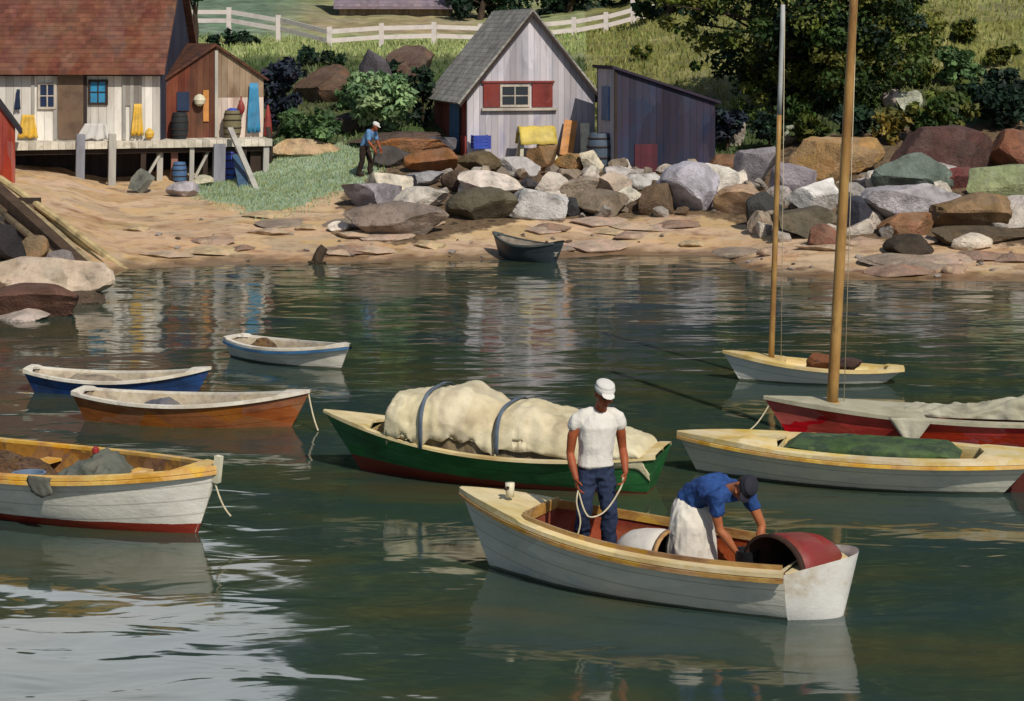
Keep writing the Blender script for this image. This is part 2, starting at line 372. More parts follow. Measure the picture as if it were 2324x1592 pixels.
# ---------------------------------------------------------------- foliage
def quads(C, Nn, size, asp=1.6, col=None, lift=0):
    """leaf-sized two-faced blades at C facing roughly Nn"""
    n = len(C); t = RNG.normal(size=(n, 3)); t -= Nn * (t * Nn).sum(1, keepdims=True); t /= np.linalg.norm(t, axis=1, keepdims=True) + 1e-9
    b = np.cross(Nn, t); s = size[:, None]
    v = np.stack([C - t * s * .5 * asp, C - b * s * .42 + t * s * .05, C + t * s * .5 * asp, C + b * s * .42], 1).reshape(-1, 3)
    me = bpy.data.meshes.new('leaves'); me.vertices.add(n * 4); me.vertices.foreach_set('co', v.ravel().astype(np.float32))
    me.loops.add(n * 4); me.loops.foreach_set('vertex_index', np.arange(n * 4, dtype=np.int32))
    me.polygons.add(n); me.polygons.foreach_set('loop_start', np.arange(0, n * 4, 4, dtype=np.int32))
    me.update(calc_edges=True)
    at = me.color_attributes.new('tint', 'FLOAT_COLOR', 'FACE' if False else 'CORNER')
    c4 = np.concatenate([col, np.ones((n, 1))], 1); at.data.foreach_set('color', np.repeat(c4, 4, 0).ravel().astype(np.float32))
    return me
def leaf_mat():
    m = bpy.data.materials.new('leaf'); m.use_nodes = True; N = m.node_tree.nodes; L = m.node_tree.links; b = N['Principled BSDF']
    a = N.new('ShaderNodeAttribute'); a.attribute_name = 'tint'; L.new(a.outputs[0], b.inputs['Base Color']); b.inputs['Roughness'].default_value = .6; b.inputs['Specular IOR Level'].default_value = .25
    tr = N.new('ShaderNodeBsdfTranslucent'); L.new(a.outputs[0], tr.inputs[0]); ms = N.new('ShaderNodeMixShader'); ms.inputs[0].default_value = .22
    L.new(b.outputs[0], ms.inputs[1]); L.new(tr.outputs[0], ms.inputs[2]); L.new(ms.outputs[0], N['Material Output'].inputs[0])
    return m
M_LEAF = leaf_mat()
M_BARK = mat('bark', ['2a211b', '41342a', '544638'], 4, .9, .8, (1, 1, .25), dist=.03)
PAL = {'dark': ['2a3d20', '3a5024', '5c682a', '223428', '4a5c28', '6a6c30'], 'deep': ['1c2c22', '24382a', '2f4630'], 'olive': ['4c561f', '626426', '3a4a22'], 'mid': ['45623c', '557048', '64804f'],
       'blue': ['28303c', '323a4c', '2e3c3c', '3a3444'], 'yellow': ['8a8438', 'a39c50', '6f7030'], 'pale': ['7f9a6a', '93a878', '6c8a60'], 'gold': ['7c6a2c', '8f7c38', '5f5c2a']}
def crown_mesh(clumps, pal, size, dens=1.0, jit=.25, flat=1.0):
    Cs, Ns, Ss, Ks = [], [], [], []
    cols = np.array([lin(c) for c in PAL[pal]])
    for c, r in clumps:
        c = np.array(c)
        # each clump breaks into smaller sprays
        ns = max(6, int(11 * min(3, r)))
        for _ in range(ns):
            d = RNG.normal(size=3); d /= np.linalg.norm(d); d[2] = d[2] * .8 + .12
            sc_ = c + d * r * RNG.uniform(.45, .95) * np.array([1, 1, flat]); sr = r * RNG.uniform(.25, .5)
            k = max(6, int(dens * 8 * (sr / size) ** 1.8))
            dd = RNG.normal(size=(k, 3)); dd /= np.linalg.norm(dd, axis=1, keepdims=True)
            p = sc_ + dd * sr * RNG.uniform(.35, 1.05, (k, 1)) ** .6 * np.array([1, 1, .75 * flat])
            n = dd * .6 + RNG.normal(size=(k, 3)) * .6 + np.array([0, 0, .5]); n /= np.linalg.norm(n, axis=1, keepdims=True)
            Cs.append(p); Ns.append(n); Ss.append(size * RNG.uniform(.6, 1.35, k))
            tint = cols[RNG.integers(len(cols))] * RNG.uniform(.75, 1.25)
            Ks.append(np.clip(tint[None] * RNG.uniform(1 - jit, 1 + jit, (k, 1)), 0, 1))
    return quads(np.concatenate(Cs), np.concatenate(Ns), np.concatenate(Ss), 1.6, np.concatenate(Ks))
def tree(name, base, clumps, pal, size, label, cat, group=None, trunk_r=.2, dens=1.0, flat=1.0):
    """clumps in world coordinates"""
    base = Vector(base); root = empty(name, base, label=label, cat=cat, group=group)
    loc = [((Vector(c) - base), r) for c, r in clumps]
    link('crown' if trunk_r > .1 else 'foliage', crown_mesh(loc, pal, size, dens, flat=flat), M_LEAF, root)
    mb = MB(); top = Vector((0, 0, max(q[0].z for q in loc) * .7))
    cen = sum((q[0] for q in loc), Vector()) / len(loc)
    top.x = cen.x * .6; top.y = cen.y * .6
    mid = Vector((top.x * .2 + trunk_r * .4, top.y * .2, top.z * .45))
    mb.tube([(0, 0, -.35), (0, 0, .05), mid, top], [trunk_r * 1.35, trunk_r, trunk_r * .75, trunk_r * .25], 9)
    for c, r in loc:
        st = Vector((0, 0, 0)).lerp(mid, RNG.uniform(.45, 1)) if c.z < mid.z else mid.lerp(top, RNG.uniform(0, .6))
        kn = st.lerp(c, .55) + Vector(RNG.normal(size=3)) * r * .12
        mb.tube([st, kn, c], [trunk_r * .34, trunk_r * .2, trunk_r * .06], 6)
    mb.build('trunk' if trunk_r > .1 else 'stems', M_BARK, root, smooth=True)
    return root
def cl(Y, *pts, dy=1.5):
    out = []
    for x, y, r in pts:
        yy = Y + RNG.uniform(-dy, dy); out.append((tuple(P(x, y, yy)), r * yy / F))
    return out
def shrub(name, x0, x1, y0, y1, pal, label, size=.16, cat='shrub', Y=None, n=9, dens=2.0, group=None):
    g = ground_at((x0 + x1) / 2, y1) if Y is None else Vector((PX((x0 + x1) / 2, Y), Y, tz(PX((x0 + x1) / 2, Y), Y)))
    s = g.y / F; w = (x1 - x0) * s; h = (y1 - y0) * s
    cs = []
    r0 = min(w, h) * .36
    for _ in range(n):
        cs.append(((g.x + RNG.uniform(-.5, .5) * max(.05, w - 1.6 * r0), g.y + RNG.uniform(-.3, .3) * w * .6, g.z + r0 * .5 + RNG.uniform(0, 1) ** .8 * max(.02, h - 1.5 * r0)), r0 * RNG.uniform(.75, 1.1)))
    return tree(name, (g.x, g.y, g.z), cs, pal, size, label, cat, group, trunk_r=.05, dens=dens)
# the tall dark tree behind the masts
b0 = (PX(1850, 66), 66, tz(PX(1850, 66), 66))
tree('broadleaf_tree', b0, cl(66, (1690, 90, 75), (1640, 30, 65), (1760, 50, 95), (1860, 50, 110), (1970, 40, 110), (1830, 165, 110), (1930, 190, 100), (2030, 130, 85), (2095, 90, 55), (1740, 170, 75),
     (1990, 250, 70), (1730, 265, 55), (1800, 280, 60), (1900, -90, 150), (1760, -110, 130), (2040, -30, 95), (1900, 280, 55), (1690, 230, 45), (1640, 110, 60), (1700, 160, 70), (1800, 210, 80), (1860, 230, 80), (1960, 120, 100), (2060, 50, 90), (1590, 0, 60), (1550, 50, 55), (1510, 10, 50), (1620, 150, 45), (1780, 110, 90), (1880, 110, 90)), 'dark', .135,
     'tall spreading dark green tree behind the two sailboat masts, its boughs overhanging the boulders', 'tree', trunk_r=.26, dens=1.1)
shrub('shrub', 1600, 1700, 225, 345, 'blue', 'low bluish dark bush at the right end wall of the dark purple shed')
shrub('shrub', 1700, 1790, 240, 345, 'deep', 'dark bush under the tall tree just left of the grey topped mast')
shrub('shrub', 1790, 1880, 245, 330, 'olive', 'olive green bush under the tall tree between the two masts')
shrub('shrub', 1890, 2000, 225, 325, 'deep', 'dark green bush behind the big ochre boulder')
shrub('shrub', 1990, 2080, 235, 330, 'gold', 'small golden bush beside the pink hillside stones', n=5)
shrub('shrub', 2055, 2210, 190, 325, 'dark', 'dark green bush above the big maroon boulder', n=8)
shrub('shrub', 2190, 2340, 140, 290, 'deep', 'large dark bush on the slope at the right edge, above the orange boulder', n=10)
shrub('shrub', 2130, 2230, 95, 190, 'mid', 'mid green bush halfway up the yellow right hand slope')
shrub('shrub', 2215, 2350, -40, 110, 'dark', 'dark bush high on the yellow slope in the top right corner', Y=84, n=10)
shrub('shrub', 2060, 2160, -60, 70, 'yellow', 'yellow green bush at the top of the right hand slope', Y=84, n=8)
shrub('shrub', 2040, 2130, 120, 200, 'olive', 'olive bush just right of the tall dark tree crown')
shrub('shrub', 2150, 2215, 30, 100, 'olive', 'small olive bush in the upper middle of the yellow right hand slope')
shrub('shrub', 2090, 2180, 255, 320, 'deep', 'low dark bush right at the top edge of the huge maroon boulder')
shrub('shrub', 1410, 1500, 95, 140, 'olive', 'small olive bush on the slope above the dark purple shed roof', n=5)
shrub('shrub', 2080, 2150, 20, 75, 'dark', 'dark bush at the top of the yellow slope beside the tall tree', Y=82)
shrub('shrub', 2230, 2330, 100, 150, 'olive', 'olive bush below the dark bush of the top right corner')
shrub('shrub', 2165, 2235, 165, 230, 'dark', 'small dark bush between the mid green bush and the large dark one at the right')
shrub('shrub', 860, 930, 128, 185, 'deep', 'dark green bush left of the grey shed roof, over the brown rocks')
shrub('shrub', 760, 830, 185, 250, 'mid', 'green bush between the brown rock and the big pale green bush')
# bank between the brown annexe and the grey shed
shrub('shrub', 575, 690, 105, 305, 'blue', 'tall bluish purple bush right beside the brown annexe', n=13)
shrub('shrub', 615, 775, 235, 335, 'mid', 'green rounded bush below the brown bank', n=12)
shrub('shrub', 775, 935, 160, 310, 'pale', 'big pale green sunlit bush above the stooping figure on shore', n=15)
shrub('shrub', 920, 1000, 140, 290, 'deep', 'dark green bush against the left side of the grey shed', n=11)
shrub('shrub', 660, 790, 100, 150, 'deep', 'low dark green bush below the left fence posts', n=8)
shrub('hedge', 415, 620, 66, 108, 'deep', 'low dark green hedge behind the gable of the brown annexe', cat='hedge', n=14)
def back(name, x, Y, clumps, pal, label, tr=.2, size=.26):
    X = PX(x, Y); tree(name, (X, Y, tz(X, Y)), cl(Y, *clumps), pal, size, label, 'tree', trunk_r=tr, dens=1.5)
back('broadleaf_tree', 1290, 104, [(1260, 15, 50), (1330, 20, 55), (1400, 0, 55), (1300, -50, 70), (1440, -30, 50), (1220, -20, 50)], 'deep', 'dark tree beyond the fence, right of the grey shed roof')
back('broadleaf_tree', 1090, 106, [(1060, 10, 50), (1120, 0, 50), (1160, 15, 40), (1090, -60, 60)], 'deep', 'dark tree beyond the fence, left of the grey shed ridge')
back('broadleaf_tree', 1520, 90, [(1480, 15, 45), (1560, 40, 55), (1600, -30, 70), (1520, -60, 60)], 'dark', 'dark tree at the right end of the pale rail fence')
back('broadleaf_tree', -40, 74, [(-10, 10, 45), (0, 60, 35), (-60, 0, 60), (10, -60, 60)], 'deep', 'dark tree showing beside the red roof in the top left corner')
back('broadleaf_tree', 440, 84, [(430, -5, 30), (452, -20, 30), (440, -60, 50)], 'deep', 'dark tree showing behind the gable of the red roofed house', tr=.18)
# unseen woods behind the shore, their height shaped for the water's dark reflections
cs = []
for k in range(300):
    Y = RNG.uniform(124, 165); x = RNG.uniform(-800, 3100); X = PX(x, Y); r = RNG.uniform(4, 7)
    sl = np.interp(x, [-800, 0, 450, 760, 1050, 2324, 3100], [.262, .264, .258, .285, .42, .52, .5])      # skyline shaped so the water mirrors sky only at the lower left
    hh = sl * (Y - 18) * (1 + .07 * noise.noise((x * .006, Y * .05, 0))); z0 = tz(X, Y)
    for q in range(5): cs.append(((X + RNG.uniform(-3, 3), Y, z0 + 3 + max(4, hh - z0 - r * 1.6) * (q + RNG.uniform(.3, 1)) / 5), r))
link('woods', crown_mesh(cs, 'dark', 2.0, .6), M_LEAF, kind='stuff', label='unseen woods beyond the top of the meadow, shaped to darken the water reflections', cat='woods')
# grass tufts
def tufts(n, test, cols, h, seed):
    C = []; 
    r = np.random.default_rng(seed)
    while len(C) < n:
        Y = r.uniform(52, 96); u = r.uniform(-20, 2344)
        if BL[test][(np.searchsorted(ys, Y) - 1) * nU + np.searchsorted(us, u) - 1] < r.uniform(.03, .7): continue
        X = PX(u, Y); C.append((X, Y, tz(X, Y) - .01))
    C = np.array(C); Nn = np.stack([r.normal(size=n) * .5, -np.ones(n), r.uniform(.0, .8, n)], 1); Nn /= np.linalg.norm(Nn, axis=1, keepdims=True)
    if cols is None: c = np.array([hue_hill(*p) for p in C]) * r.uniform(.6, 1.25, (n, 1)) * np.array([1, 1, 1]) ** 1 * np.where(r.uniform(size=(n, 1)) < .3, np.array([[.72, .9, .7]]), 1)
    else: c = np.array([lin(q) for q in cols])[r.integers(len(cols), size=n)] * r.uniform(.75, 1.25, (n, 1))
    t = np.stack([r.normal(size=n) * .35, r.normal(size=n) * .35, np.ones(n)], 1); t /= np.linalg.norm(t, axis=1, keepdims=True)
    b = np.cross(Nn, t); b /= np.linalg.norm(b, axis=1, keepdims=True); hh = (h * r.uniform(.6, 1.5, n))[:, None]
    v = np.stack([C - b * hh * .16, C + b * hh * .16, C + t * hh + b * hh * .05, C + t * hh - b * hh * .05], 1).reshape(-1, 3)
    me = mesh(v, [(4 * i, 4 * i + 1, 4 * i + 2, 4 * i + 3) for i in range(n)])
    at = me.color_attributes.new('tint', 'FLOAT_COLOR', 'CORNER'); at.data.foreach_set('color', np.repeat(np.concatenate([np.clip(c, 0, 1), np.ones((n, 1))], 1), 4, 0).ravel().astype(np.float32))
    return me
link('grass', tufts(12000, 1, ['7f9878', '8fa582', '9fb296', '9aa46c', '8a8c62'], .075, 3), M_LEAF, kind='stuff', label='short pale green grass on the flat by the wharf', cat='grass')
link('meadow_grass', tufts(34000, 2, None, .17, 4), M_LEAF, kind='stuff', label='rough grass growing over the hillside', cat='grass')

# ---------------------------------------------------------------- rocks
def rock_mesh(w, d, h, seed, cuts=9, rough=.06):
    bm = bmesh.new(); bmesh.ops.create_icosphere(bm, subdivisions=4, radius=1)
    r = random.Random(seed)
    pl = []
    for _ in range(cuts):
        v = Vector((r.gauss(0, 1), r.gauss(0, 1), r.gauss(0, .8))).normalized(); pl.append((v, r.uniform(.42, .74)))
    for v in bm.verts:
        c = v.co.copy()
        for n, k in pl:
            dd = c.dot(n)
            if dd > k: c -= n * (dd - k)
        q = c * 2.3 + Vector((seed * 3.1, seed * 1.7, 0))
        c *= 1 + rough * 1.1 * noise.noise(q) + rough * .6 * noise.noise(q * 2.7) + rough * .3 * noise.noise(q * 7)
        v.co = c
    xs = [[v.co[i] for v in bm.verts] for i in range(3)]
    lo = [min(a) for a in xs]; hi = [max(a) for a in xs]
    for v in bm.verts:
        v.co = Vector(((v.co.x - lo[0]) / (hi[0] - lo[0]) * w - w / 2, (v.co.y - lo[1]) / (hi[1] - lo[1]) * d - d / 2, (v.co.z - lo[2]) / (hi[2] - lo[2]) * h))
    me = bpy.data.meshes.new('rock'); bm.to_mesh(me); bm.free(); smooth_angle(me, 16); return me
RM = {}
def shade(h, k):
    c = [int(h[i:i + 2], 16) for i in (0, 2, 4)]
    return ''.join('%02x' % max(0, min(255, int(q * k))) for q in c)
def soft(h, k=.36, g=(150, 138, 124)):
    c = [int(h[i:i + 2], 16) for i in (0, 2, 4)]; m = sum(c) / 3; t = [q * m / 137 for q in g]
    return ''.join('%02x' % max(0, min(255, int(a * (1 - k) + b * k))) for a, b in zip(c, t))
def rock_mat(hexc, mossy=None):
    hexc = soft(hexc)
    if hexc not in RM:
        RM[hexc] = mat('stone_' + hexc, [shade(hexc, .72), shade(hexc, .96), shade(hexc, 1.06), shade(hexc, 1.14), shade(hexc, .86)], 2.4, .92, .8, patch=.3, pscale=2.2, bscale=14, dist=.03)
    return RM[hexc]
_seed = [100]
def rock(x0, x1, y0, y1, col, label, name='boulder', cat='boulder', sink=.14, Y=None, depth=.8, rz=None, group=None, cuts=9):
    _seed[0] += 1
    g = ground_at((x0 + x1) / 2, y1) if Y is None else P((x0 + x1) / 2, y1, Y)
    s = g.y / F; w = (x1 - x0) * s * 1.2; h = (y1 - y0) * s * 1.12; d = max(w * depth, h * .5)
    me = rock_mesh(w, d, h * (1 + sink) , _seed[0], cuts)
    return link(name, me, rock_mat(col), loc=(g.x, g.y + d * .42, g.z - h * sink), label=label, cat=cat, group=group)
for a in [
 (1044, 1133, 350, 400, '6b5838', 'olive brown boulder at the foot of the red side wall of the grey shed'),
 (1130, 1219, 364, 408, 'a9a9ad', 'grey white boulder just below the yellow topped trestle'),
 (1199, 1264, 337, 391, '8f6432', 'orange brown stone right of the yellow topped trestle legs'),
 (1264, 1322, 354, 391, 'a8752f', 'bright orange stone under the upright orange plank'),
 (1319, 1367, 348, 394, 'c9c0a6', 'cream block leaning right of the orange plank'),
 (1050, 1178, 398, 456, 'c8bdb3', 'long whitish boulder below the olive brown boulder'),
 (1176, 1226, 408, 440, '4a4450', 'dark violet stone wedged right of the long whitish boulder'),
 (1219, 1286, 398, 448, 'c4b8ab', 'pinkish pale boulder below the orange brown stone'),
 (1276, 1356, 408, 452, 'a5927a', 'tan boulder in front of the cream block'),
 (1388, 1443, 360, 398, 'c6c1b6', 'rounded cream white boulder at the near corner of the dark purple shed'),
 (1353, 1430, 398, 456, 'b29d89', 'flat faced tan boulder below the rounded cream white one'),
 (1402, 1462, 430, 474, 'd0ccb8', 'bright cream slab standing at the top of the sandy inlet'),
 (1426, 1500, 402, 436, 'b3b8b8', 'pale bluish grey boulder in front of the dark purple wall'),
 (1456, 1524, 425, 492, '6d543c', 'dark brown boulder left of the violet and white slabs'),
 (1502, 1630, 382, 486, '9a9cb2', 'tall violet grey slab leaning before the dark purple shed'),
 (1588, 1675, 385, 470, 'c9c5bd', 'tall white slab leaning against the violet grey slab'),
 (1004, 1062, 392, 437, '57402f', 'dark brown stone left of the long whitish boulder'),
 (835, 928, 400, 444, 'c8bfa8', 'flat cream boulder just right of the feet of the stooping figure'),
 (781, 898, 426, 484, '85828f', 'mauve grey boulder at the seaward corner of the lawn'),
 (926, 1000, 394, 427, '8e939e', 'blue grey slab left of the dark brown stone'),
 (900, 1006, 432, 484, 'b6b2a8', 'pale streaked boulder below the blue grey slab'),
 (793, 998, 474, 545, '7f6e64', 'broad flat mauve brown boulder lying furthest down the yellow sand'),
 (1022, 1163, 436, 505, '595440', 'dark olive boulder below the long whitish boulder'),
 (1158, 1280, 436, 499, 'a4a8ad', 'pale blue grey boulder right of the dark olive boulder'),
 (1276, 1314, 455, 496, '3c4046', 'small dark stone right of the pale blue grey boulder'),
 (1306, 1420, 440, 497, '7b6b56', 'brown boulder at the head of the sand above the beached dinghy'),
 (1634, 1748, 430, 497, 'b08a66', 'peach tan boulder right of the tall violet and white slabs'),
 (1677, 1770, 345, 430, '817f8a', 'grey boulder behind the mast with the grey top'),
 (1760, 1850, 378, 455, '8b8394', 'mauve boulder right of the mast with the grey top'),
 (1701, 1780, 445, 517, '3d3f40', 'dark slate boulder at the foot of the mauve boulders'),
 (1800, 2000, 326, 420, 'a87c42', 'largest ochre boulder, broad topped, behind the tall brown mast'),
 (1795, 1898, 418, 490, 'c4c8ca', 'white boulder left of the tall brown mast'),
 (1910, 1992, 424, 474, '93908e', 'grey boulder right of the tall brown mast'),
 (1770, 1900, 480, 542, '5f5644', 'dark olive boulder below the white one, left of the brown mast'),
 (2002, 2170, 362, 446, '5e746a', 'big teal green boulder right of the ochre peak'),
 (1973, 2180, 430, 518, '9a9aa6', 'wide lavender grey boulder below the teal green one'),
 (1910, 1980, 455, 526, '3b3f52', 'dark blue stone standing for shade between the brown mast and the lavender boulder'),  # dark stone put in for a patch of shade between boulders
 (2010, 2118, 490, 542, '9c6336', 'orange brown stone below the lavender boulder'),
 (2130, 2284, 450, 530, '8a6840', 'ochre brown boulder right of the lavender boulder'),
 (2212, 2400, 386, 474, '82925f', 'large grass green mossy boulder at the right edge'),
 (2050, 2250, 300, 408, '5a3834', 'huge dull maroon boulder behind the teal green one'),
 (2262, 2370, 307, 392, '8a4f33', 'orange red boulder at the right edge above the mossy boulder'),
 (2024, 2126, 543, 587, '44382c', 'dark brown low stone lying on the right hand sand spit'),
 (2170, 2256, 538, 572, 'cfc2ac', 'whitish flat stone lying on the right hand sand spit'),
 (2136, 2340, 524, 562, '5b4a33', 'long dark olive brown stone under the ochre brown boulder'),
 (2282, 2400, 456, 520, 'b7b2ac', 'whitish boulder at the right edge below the mossy boulder'),
 (1838, 1900, 518, 567, '8c5238', 'small rust stone on the sand beside the brown mast'),
 (1616, 1692, 358, 394, '8a5a35', 'small orange stone at the right foot of the dark purple shed'),
 (2148, 2216, 388, 434, '7c2f2f', 'small red stone between the teal and mossy boulders'),
 (2126, 2190, 452, 480, 'a8a4a0', 'small grey stone on top of the lavender boulder end'),
 (745, 792, 506, 530, 'd8cfc0', 'small cream stone alone on the yellow sand'),
 (294, 342, 391, 440, '6a7066', 'grey green boulder among the wharf posts'),
 (378, 440, 418, 450, 'a09cab', 'lilac grey stone at the lawn edge under the wharf'),
 (435, 480, 402, 424, 'b9b795', 'pale yellow stone under the wharf beside the lilac one'),
 (668, 792, 158, 238, '6b4c38', 'huge brown rock in the bank right of the purple bush'),
 (815, 882, 122, 205, '4d4754', 'purple grey rock high in the bank'),
 (878, 975, 113, 190, '6a4f40', 'brown rock high in the bank left of the grey shed roof'),
 (758, 830, 264, 308, '463d35', 'dark rock in the bank between the two green bushes'),
 (800, 990, 305, 336, '5a463c', 'long low brown rock behind the stooping figure'),
 (860, 1000, 318, 352, '9a5c2c', 'rust orange rock behind the stooping figure'),
 (850, 930, 338, 384, '4b4544', 'dark slate rock right beside the stooping figure'),
 (925, 1030, 345, 396, '925526', 'rust orange rock at the left corner of the grey shed'),
 (962, 1030, 316, 350, '5c5c6a', 'blue grey streaked rock left of the red side wall'),
 (618, 768, 323, 358, 'c09a68', 'flat ochre rock lying at the back of the lawn'),
 (2000, 2042, 208, 245, 'b09a94', 'pink stone on the slope among the bushes'),
 (2040, 2098, 212, 250, 'a9b39a', 'pale green stone on the slope among the bushes'),
 (1780, 1816, 290, 328, '9aa690', 'small pale green stone between the masts above the boulders'),
 (1645, 1690, 265, 335, 'a79c90', 'pinkish pale stone right of the dark purple shed'),
 (-60, 215, 604, 690, 'b59f86', 'long pale ledge of rock at the left edge above the waterline'),
 (-60, 150, 664, 738, '6a4030', 'low reddish brown rock at the left waterline'),
 (120, 222, 668, 708, '5f4b38', 'brown rock at the tip of the left ledge'),
 (-20, 90, 712, 744, 'b3a498', 'pale grey stone in front of the reddish brown rock'),
 (40, 100, 545, 590, '8e6c40', 'ochre stone among the dark timbers'),
 (-40, 50, 520, 600, '2f2c30', 'dark stone at the left edge under the timbers'),
 (95, 160, 575, 625, '8a7f80', 'grey stone under the lower ends of the timbers'),
 ]:
    rock(*a, depth=.55 if (a[1] - a[0]) > 130 else .8)
# the gaps of the rip-rap
GL = 'small rounded cobble lying in a gap between the big shore boulders'
gm = [rock_mesh(.42, .38, .3, 900 + i) for i in range(4)]
gmat = [rock_mat(c) for c in ('7d6f60', '8f8a86', '6a5138', 'a09a94')]
for i, q in enumerate(gm): q.materials.append(gmat[i])
for i in range(120):
    x = RNG.uniform(800, 2330); y = RNG.uniform(*((440, 535) if x < 1000 else (395, 500) if x < 1700 else (430, 555)))
    g = ground_at(x, y)
    link('cobble', gm[i % 4], None, loc=(g.x, g.y + .15, g.z - .06), rz=RNG.uniform(0, 6), label=GL, cat='stone', group='cobbles between the boulders').scale = (RNG.uniform(.7, 1.5),) * 3
PL = 'angular pale grey or tan stone packed among the large shore boulders'
pc_ = [rock_mat(c) for c in ('b8aca0', 'c6bdb0', 'a08c76', 'aaa6a6', '8c7860', 'cfc8ba')]
pm = [rock_mesh(.85, .7, .6, 950 + i) for i in range(6)]
for m_, q in zip(pm, pc_): q and m_.materials.append(q)
for i in range(64):
    x = RNG.uniform(1000, 2340); y = RNG.uniform(*((385, 480) if x < 1700 else (400, 540)))
    g = ground_at(x, y)
    link('boulder', pm[i % 6], None, loc=(g.x, g.y + .3, g.z - .12), rz=RNG.uniform(0, 6), label=PL, cat='boulder', group='pale stones of the rip-rap').scale = tuple(RNG.uniform(.6, 1.25) for _ in range(3))
SLB = 'flat pinkish tan ledge stone half buried in the beach sand'
sm_ = [rock_mesh(1.5, .9, .26, 980 + i, 8, .05) for i in range(6)]
for m_, c in zip(sm_, ('b08d72', 'c2a480', '9c765e', 'c6a872', '94816e', 'b99a82')): m_.materials.append(rock_mat(c))
k_ = 0
while k_ < 44:
    x = RNG.uniform(250, 2330); y = RNG.uniform(470, 612) if x < 760 else RNG.uniform(505, 585) if x < 1640 else RNG.uniform(555, 628)
    g = ground_at(x, y)
    if g.z < .04: continue
    k_ += 1; sc_ = RNG.uniform(.45, 1.3)
    o = link('ledge_rock', sm_[k_ % 6], None, loc=(g.x, g.y + .3, g.z - .03 * sc_), rz=RNG.uniform(-.5, .5), label=SLB, cat='rock', group='flat slabs on the beach'); o.scale = (sc_, sc_, RNG.uniform(.55, .9)); o.rotation_euler.x = .13
PB = 'small pebble lying loose on the sand near the waterline'
for i in range(70):
    x = RNG.uniform(290, 2330); y = RNG.uniform(500, 608) if x < 760 else RNG.uniform(530, 588) if x < 1640 else RNG.uniform(575, 632)
    g = ground_at(x, y)
    if g.z < .03: continue
    sc_ = RNG.uniform(.18, .5)
    link('pebble', gm[i % 4], None, loc=(g.x, g.y, g.z - .04 * sc_), rz=RNG.uniform(0, 6), label=PB, cat='stone', group='pebbles on the beach').scale = (sc_, sc_, sc_ * .7)
# weathered stump on the sand
g = ground_at(718, 596); s = g.y / F
mb = MB(); mb.tube([(0, 0, -.1), (.03, 0, .1), (.12, .03, .28), (.2, .05, .38)], [.15, .13, .13, .11], 9); mb.tube([(.02, -.04, 0), (-.2, -.12, .02)], [.06, .02], 6); mb.tube([(.02, -.04, 0), (.26, -.12, .01)], [.05, .02], 6)
mb.build('stump', M_BARK, smooth=True, label='dark broken stump sticking out of the sand at the waterline', cat='stump').location = g
# ---------------------------------------------------------------- buildings
WHITE_B = mat('whitewashed_boards', ['b5ada2', 'd8d2c8', 'e2ddd4', 'd6cfc4'], 1.5, .85, .5, (1, 1, .3), patch=.2, pscale=.8, pstretch=(1.4, 1.4, .6), kind='plank', n=.24)
GREY_B = mat('weathered_grey_boards', ['9a96a0', 'b0acb4', 'bcb5b8', 'a6a3b4'], 1.4, .9, .5, (1, 1, .25), patch=.3, pscale=1, pstretch=(1.4, 1.4, .5), kind='plank', n=.2)
PALE_B = mat('pinkish_pale_boards', ['b7a294', 'cdbcb0', 'a58c7c'], 1.4, .9, .4, (1, 1, .3), kind='plank', n=.2)
BROWN_B = mat('red_brown_boards', ['4a2a22', '5f3427', '6f4430', '54382c'], 1.5, .9, .5, (1, 1, .3), patch=.35, pscale=1.2, kind='plank', n=.2)
TAN_B = mat('tan_boards', ['7c6650', '94806a', '6b5644'], 1.5, .9, .5, (1, 1, .3), kind='plank', n=.2)
RED_B = mat('barn_red_boards', ['6a2420', '7e2c24', '8c3a2c', '5b2a26'], 1.4, .85, .4, (1, 1, .3), patch=.3, pscale=1.1, kind='plank', n=.22)
SLATE_B = mat('slate_shade_boards', ['2b2d3c', '34374a', '3c3a48'], 1.4, .9, .5, (1, 1, .3), patch=.3, pscale=1, kind='plank', n=.22)  # dark slate that also holds the shade of the fish house gable
PURPLE_B = mat('purple_shade_boards', ['24283a', '2f3448', '362f3e', '262e44'], 1.1, .9, .5, (1, 1, .3), patch=.45, pscale=.9, pstretch=(1.2, 1.2, .5), kind='plank', n=.22)  # very dark colour carries the shade of the lean-to wall
RED_ROOF = mat('red_wood_shingles', ['553026', '663a2c', '724a36', '5c4036'], 1.3, .9, .8, patch=.22, pscale=1.6, pstretch=(1.2, .6, .6), kind='shingle', n=.2)
GREY_ROOF = mat('grey_wood_shingles', ['6c6a66', '85827c', '94928a', '776c66'], 1.0, .9, .6, patch=.3, pscale=1, kind='shingle', n=.18)
MAUVE_ROOF = mat('mauve_shingles', ['6c6068', '7a6e78', '85767a'], .8, .9, .4, kind='shingle', n=.25)
DARK_W = mat('dark_wood', ['2a211c', '3a2e26', '332b2c'], 2, .85, .4, (1, 1, .4))
PALE_W = mat('silvered_wood', ['8d8a86', 'a7a49c', 'b9b3a4'], 2, .85, .4, (1, 1, .3))
WHARF_W = mat('bleached_deck_boards', ['a39a8c', 'bdb5a6', 'cfc8b8', '8d8474'], 1.6, .85, .4, kind='plank', n=.22)
GREYP = mat('lilac_grey_post', ['6f7078', '85858e', '94939a'], 2, .85, .4, (1, 1, .3))
GLASS = mat('dark_glass', ['15202c', '1c2a38'], 1, .12, 0, spec=.6)
def paint(h, n=None, rough=.55, **k): return mat(n or 'paint_' + h, [shade(h, .82), h, shade(h, 1.08)], 2.5, rough, .15, patch=.15, pscale=2.5, **k)
